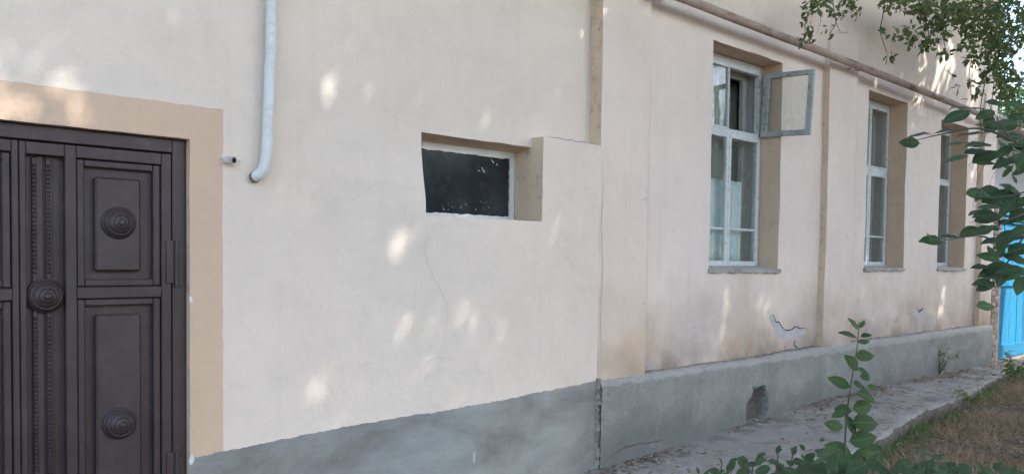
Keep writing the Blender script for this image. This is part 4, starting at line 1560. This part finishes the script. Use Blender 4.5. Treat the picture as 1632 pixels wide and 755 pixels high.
# ================================================================== PIER, BLUE GATE, NEIGHBOURING HOUSE
pier = empty("brick_pier", (13.13, .12, .0))
tag(pier, "narrow crumbling brick pier between the house and the blue gate", "pier")
PO = Vector((13.13, .12, 0))
mb = MB(PO)
mb.box(12.972, 13.292, .022, .40, -.1, 2.40)
mb.build("mortar_core", 'mortar', pier)
bm = MB()
bm.box(-.115, .115, -.05, .05, -.034, .034, .008)
brick_me = None
row = 0
z = .02
while z < 2.38:
    for k in range(2):
        w = (.205, .095) if row % 2 else (.095, .205)
        xa = 12.968 + (0 if k == 0 else w[0] + .012)
        cw = w[k] if k < 2 else .1
        if brick_me is None:
            tmp = bm.build("brick", 'brick', pier)
            brick_me = tmp.data
            ob = tmp
        else:
            ob = bpy.data.objects.new("brick", brick_me)
            link(ob, pier)
        ob.location = Vector((xa + cw / 2, .045 + random.uniform(-.008, .008), z + .034)) - PO
        ob.scale = (cw / .23, 1, 1)
        ob.rotation_euler = (0, 0, random.uniform(-.03, .03))
    row += 1
    z += .081
mb = MB(PO)
mb.box(12.95, 13.33, -.03, .42, 2.40, 2.455, .008, 0, .006)
mb.build("cap", 'ledge', pier)

gate = empty("blue_gate", (14.2, .1, .1))
tag(gate, "weathered blue plank gate at the far end of the wall", "gate")
GO = Vector((14.2, .1, .1))
mb = MB(GO)
mb.box(13.30, 13.425, .03, .15, -.05, 2.46, .006, 0, .003)
mb.build("post", 'board', gate)
mb = MB(GO)
mb.box(16.18, 16.30, .03, .15, -.05, 2.46, .006, 0, .003)
mb.build("post", 'board', gate)
xx = 13.45
for k, w in enumerate((.26, .37, .34, .30, .36, .33, .31, .38)):
    mb = MB(GO)
    mb.box(xx, xx + w - .014, .082 + random.uniform(-.004, .004), .108, .13 + random.uniform(-.01, .01), 2.36 + random.uniform(-.02, .02), .005, 0, .002)
    mb.build("plank", 'blue', gate)
    xx += w
for (z0, z1) in ((.10, .30), (1.20, 1.33), (2.16, 2.30)):
    mb = MB(GO)
    mb.box(13.44, 16.16, .050, .079, z0, z1, .006, 0, .003)
    mb.build("rail", 'blue', gate)
mb = MB(GO)
mb.box(13.45, 16.15, -.25, .6, -.08, .075, .02)
mb.build("threshold", 'concrete', gate)

nb = empty("neighbour_house", (18, 3, 0))
tag(nb, "whitewashed neighbouring house showing above the blue gate", "house")
NO = Vector((18, 3, 0))
mb = MB(NO)
mb.box(14.6, 27, 2.6, 9, -.2, 4.9)
mb.build("wall", 'whitewash', nb)
mb = MB(NO)
mb.add([(14.2, 2.1, 4.85), (27.5, 2.1, 4.85), (27.5, 6, 6.6), (14.2, 6, 6.6), (27.5, 9.6, 4.85), (14.2, 9.6, 4.85), (14.2, 2.1, 4.75), (27.5, 2.1, 4.75)], [(0, 1, 2, 3), (3, 2, 4, 5), (6, 7, 1, 0)])
mb.build("roof", 'slate', nb)
mb = MB(NO)
mb.box(14.25, 14.75, 2.12, 2.62, 4.60, 4.74, .01)
mb.build("eave_end", 'board', nb)

# ================================================================== VINES
def vine(blobs, strands, label, leafsize, name="vine"):
    o0 = at(*strands[0][0][0], strands[0][1])
    v = empty(name, o0)
    tag(v, label, "vine", "vines hanging over the wall top")
    mb = MB(o0)
    for pl, dep, r in strands:
        pp = smooth_path([at(a, b, dep + .08 * nz(a * .02, b * .02, 0)) for a, b in pl], 6)
        mb.tube(pp, [r * (1 - .6 * i / (len(pp) - 1)) for i in range(len(pp))], 6)
    mb.build("stem", 'vinestem', v, True)
    PP, DD = [], []
    for (cx, cy, rx, ry, n, dep, dd) in blobs:
        for _ in range(n):
            a, r = random.uniform(0, 6.28), math.sqrt(random.random())
            PP.append(at(cx + rx * r * math.cos(a), cy + ry * r * math.sin(a), dep + random.uniform(-dd, dd)) - o0)
    PP = np.array([tuple(p) for p in PP])
    n = len(PP)
    N = RNG.normal(size=(n, 3)) * .6 + np.array([-.3, -.7, .5])
    o = leaf_cloud("foliage", PP, rand_dir(n, .5), N, RNG.uniform(.6, 1.25, n) * leafsize, .58, 'vineleaf', v, .3, True)
    o['kind'] = 'stuff'
    return v


vine([(1302, 6, 26, 14, 60, 7.2, .2), (1284, 30, 9, 18, 22, 7.2, .1), (1287, 58, 13, 16, 26, 7.2, .1), (1313, 48, 5, 8, 4, 7.2, .05), (1326, 48, 6, 8, 7, 7.2, .05), (1335, 20, 12, 12, 24, 7.2, .1)],
     [([(1310, -40), (1300, 0), (1285, 30), (1282, 68)], 7.2, .006), ([(1325, -40), (1328, 10), (1332, 35), (1324, 52)], 7.2, .005), ([(1332, 35), (1340, 52), (1352, 52)], 7.2, .003), ([(1300, 0), (1308, 30), (1302, 55)], 7.2, .003)],
     "small leaved vine tuft hanging above the open vent casement", .062)
vine([(1362, 12, 11, 14, 30, 7.6, .1), (1350, 0, 14, 6, 16, 7.6, .1)],
     [([(1350, -40), (1360, 0), (1366, 24)], 7.6, .005)], "short dark vine tuft beside the larger tuft above the gas pipe", .062)
vine([(1405, 48, 3, 7, 8, 8.0, .05), (1421, 90, 9, 6, 14, 8.0, .05), (1425, 55, 8, 7, 12, 8.0, .1), (1450, 62, 9, 14, 28, 8.0, .1), (1478, 70, 16, 14, 50, 8.2, .15), (1462, 45, 18, 8, 22, 8.2, .1), (1504, 85, 14, 6, 20, 8.2, .1), (1500, 50, 14, 14, 40, 8.2, .1),
      (1440, 8, 42, 14, 140, 8.2, .3), (1500, 20, 42, 26, 380, 8.4, .35), (1530, 72, 12, 5, 16, 8.3, .1), (1548, 72, 10, 10, 16, 8.3, .1)],
     [([(1412, -40), (1408, 20), (1403, 50), (1414, 86)], 8.0, .007), ([(1450, -40), (1470, 20), (1480, 60), (1462, 92)], 8.2, .006), ([(1520, -40), (1500, 30), (1508, 84)], 8.3, .006)],
     "thin trailing vine with hanging sprays over the pale upper wall", .07)
vine([(1560, 32, 38, 34, 520, 9.0, .6), (1588, 82, 22, 28, 240, 9.0, .5), (1608, 40, 32, 46, 480, 9.2, .6), (1552, 95, 10, 14, 30, 8.8, .2), (1580, 118, 18, 14, 60, 9.0, .3), (1526, 140, 5, 6, 6, 8.6, .05), (1545, 132, 6, 6, 8, 8.6, .05), (1548, 157, 6, 8, 9, 8.6, .05), (1560, 140, 10, 10, 16, 8.6, .1), (1605, 130, 24, 30, 260, 9.4, .5), (1624, 180, 10, 24, 50, 9.6, .3), (1518, 118, 3, 4, 5, 8.6, .04)],
     [([(1570, -40), (1556, 60), (1546, 110), (1548, 160)], 8.8, .006), ([(1600, -40), (1585, 60), (1570, 130), (1562, 180), (1566, 220)], 8.9, .008), ([(1620, -20), (1590, 100), (1575, 200), (1560, 250), (1556, 320)], 8.8, .005), ([(1632, 60), (1600, 120), (1588, 200)], 9.0, .007),
      ([(1600, 230), (1570, 262), (1556, 300), (1548, 340)], 8.8, .003), ([(1615, 255), (1585, 275), (1575, 310)], 8.8, .003)],
     "dense vine mass with bare twigs at the far upper corner of the wall", .075)


# ================================================================== TREES
def limb(mb, a, b, r0, r1, bend=.3):
    a, b = Vector(a), Vector(b)
    m = a.lerp(b, .5) + Vector((random.uniform(-bend, bend), random.uniform(-bend, bend), random.uniform(0, bend)))
    pp = smooth_path([a, m, b], 6)
    mb.tube(pp, [r0 + (r1 - r0) * i / (len(pp) - 1) for i in range(len(pp))], 8)


# sun flecks on the wall: openings in the shade trees' crowns (centre on the wall, radius)
FLECK = [(at_y(px, py, yy), r) for px, py, yy, r in (
    (20, 100, .12, .085), (55, 80, .12, .06), (75, 125, .12, .07), (105, 85, .12, .05), (10, 60, .12, .04), (525, 55, .12, .05), (545, 92, .12, .06), (560, 100, .12, .04), (738, 78, .12, .06), (520, 205, .12, .05), (530, 235, .12, .045),
    (590, 330, .06, .055), (440, 625, .12, .06), (445, 650, .12, .05), (408, 690, .12, .05), (590, 652, .08, .075), (530, 595, .09, .055), (510, 580, .12, .04), (740, 500, .02, .055), (750, 480, .02, .045), (735, 600, .01, .06), (660, 380, .05, .05), (650, 420, .05, .045), (870, 190, .12, .055), (895, 110, .12, .05), (855, 205, .12, .04), (775, 185, .12, .04),
    (35, 150, .12, .06), (140, 180, .12, .05), (610, 120, .12, .04), (480, 160, .12, .035), (570, 310, .09, .05), (600, 345, .06, .04), (620, 440, .05, .04), (700, 260, .1, .03), (560, 640, .09, .05), (470, 600, .12, .045), (430, 600, .12, .04), (690, 560, .02, .04), (820, 470, .0, .035), (800, 120, .12, .04), (690, 130, .12, .035), (885, 140, .12, .04), (1000, 520, .0, .035), (920, 320, 0., .03), (1163, 505, .07, .075), (1213, 482, .07, .055), (1160, 490, .07, .05), (1370, 300, .0, .06), (1505, 478, .07, .08), (1502, 500, .07, .08), (1402, 103, .0, .06), (1404, 115, .0, .055), (1408, 30, .0, .05), (1470, 110, .0, .11), (1466, 125, .0, .10), (1500, 105, .0, .14), (1510, 98, .0, .14), (1498, 130, .0, .13), (1518, 110, .0, .10), (1545, 115, .0, .12), (1556, 130, .0, .12), (1480, 150, .0, .08),
    (1550, 150, .0, .12), (1560, 165, .0, .1), (1555, 245, .0, .1), (1565, 270, .0, .1), (1460, 180, 0, .06), (1440, 128, 0, .05), (1474, 165, 0, .05), (1465, 200, 0, .06))]
n = 170000
qx = RNG.uniform(-5.0, 13.5, n)
qz = RNG.uniform(-6.5, 5.6, n)
pz = RNG.uniform(7.0, 10.5, n)
tt = (pz - qz) / L.z
P = np.stack([qx + L.x * tt, L.y * tt, pz], 1)
hump = np.array([noise.noise(Vector((a * .45, b * .45, 0))) for a, b in zip(P[:, 0], P[:, 1])])
P[:, 2] += hump * .9
keep = np.ones(n, bool)
# exact wall hit of each leaf along the sun's rays
k = (P[:, 1] - 0.06) / L.y
hx, hz = P[:, 0] - L.x * k, P[:, 2] - L.z * k
thin = RNG.random(n)
for c, r in FLECK:
    dd = (hx - c.x) ** 2 + ((hz - c.z) * .72) ** 2
    if c.x < 5:
        keep &= (dd > (r * 1.25 + .07) ** 2) | (thin < (.28 if c.x < 1 else random.uniform(.36, .56)))
    else:
        keep &= (dd > (r * (1.5 if c.z < 2 else 1.15) + .055) ** 2) | (thin < (.22 if c.z < 3 else .1))
keep &= (P[:, 1] < -.35) | (P[:, 2] > 8.2)
P = P[keep]
TREES = [(-1.5, -6.6), (4.8, -7.2), (10.4, -6.6), (16.0, -5.0)]
own = np.argmin(np.stack([(P[:, 0] - (tx + 1.5)) ** 2 + .3 * (P[:, 1] - ty) ** 2 for tx, ty in TREES]), 0)
for ti, (tx, ty) in enumerate(TREES):
    b = Vector((tx, ty, -.12))
    tree = empty("shade_tree", b)
    tag(tree, ["broad shade tree rooted behind the viewer near the iron door", "broad shade tree rooted behind the viewer before the small window", "broad shade tree across from the tall windows", "broad shade tree at the far right whose crown overhangs the gate"][ti], "tree", "shade trees along the lane")
    mb = MB(b)
    top = b + Vector((.4, .8, 6.6))
    limb(mb, b, top, .20, .13, .2)
    sub = P[own == ti]
    for s in range(9):
        q = Vector(sub[random.randrange(len(sub))])
        limb(mb, b + Vector((.35, .7, random.uniform(4.6, 6.6))), q, .07, .02, .5)
    mb.build("trunk", 'bark', tree, True)
    n = len(sub)
    Nn = RNG.normal(size=(n, 3)) * .55 + np.array(L)
    o = leaf_cloud("crown", sub - np.array(b), rand_dir(n, .2), Nn, RNG.uniform(.12, .19, n), .68, 'treeleaf', tree, .25)


def garden_tree(x, y, h, rad, n, leaf, label, grp, low=1.2):
    b = Vector((x, y, -.12))
    tree = empty("garden_tree", b)
    tag(tree, label, "tree", grp)
    mb = MB(b)
    limb(mb, b, b + Vector((.2, .1, h * .55)), rad * .06, rad * .04, .15)
    pts = []
    cl = []
    for s in range(16):
        v = Vector(rand_dir(1)[0]) * rad * random.uniform(.35, .85)
        v.z = v.z * .9
        c = Vector((0, 0, (h + low) / 2)) + Vector((v.x, v.y, v.z * (h - low) / (2 * rad)))
        cl.append(c)
        limb(mb, b + Vector((.15, .08, h * random.uniform(.25, .5))), b + c, rad * .03, .012, .25)
    mb.build("trunk", 'bark', tree, True)
    per = n // len(cl)
    for c in cl:
        s = rad * random.uniform(.32, .5)
        q = RNG.normal(size=(per, 3)) * np.array([s, s, s * .7]) * .6 + np.array(c)
        pts.append(q)
    q = np.concatenate(pts)
    q = q[q[:, 2] > .3]
    Nn = RNG.normal(size=(len(q), 3)) * .6 + np.array([0, -.2, .8])
    leaf_cloud("crown", q, rand_dir(len(q), .3), Nn, RNG.uniform(.7, 1.3, len(q)) * leaf, .6, 'treeleaf', tree, .25)


garden_tree(24.5, -1.6, 11.0, 4.2, 12000, .3, "tall lane tree shading the neighbouring house's wall", "trees across the lane", 4.0)  # added out of view to keep direct sun off the whitewashed wall
garden_tree(27.0, .6, 9.0, 2.6, 9000, .22, "tree farther along beyond the blue gate", "trees beyond the gate", 4.6)
garden_tree(32.0, 5.5, 10.0, 3.2, 9000, .22, "taller tree farther behind the blue gate", "trees beyond the gate", 2.0)
garden_tree(24.0, 12.0, 10.0, 3.5, 8000, .25, "tree rising behind the neighbouring house", "trees beyond the gate", 2.0)
garden_tree(-3.0, -13.5, 6.0, 3.2, 7000, .25, "bushy tree across the lane reflected in the panes, nearest the door", "trees across the lane", .3)
garden_tree(4.0, -14.5, 7.0, 3.6, 7000, .25, "bushy tree across the lane reflected in the first tall window", "trees across the lane", .3)
garden_tree(13.0, -12.5, 6.0, 3.4, 7000, .25, "bushy tree across the lane opposite the far windows", "trees across the lane", .3)
garden_tree(15.0, -8.0, 5.0, 2.2, 6000, .2, "round tree across the lane beyond the far windows", "trees across the lane", .2)
garden_tree(20.0, -8.5, 6.5, 3.0, 7000, .25, "wide tree across the lane opposite the blue gate", "trees across the lane", .2)
garden_tree(28.0, -12.0, 8.0, 4.0, 7000, .3, "tall tree far down the lane", "trees across the lane", .2)
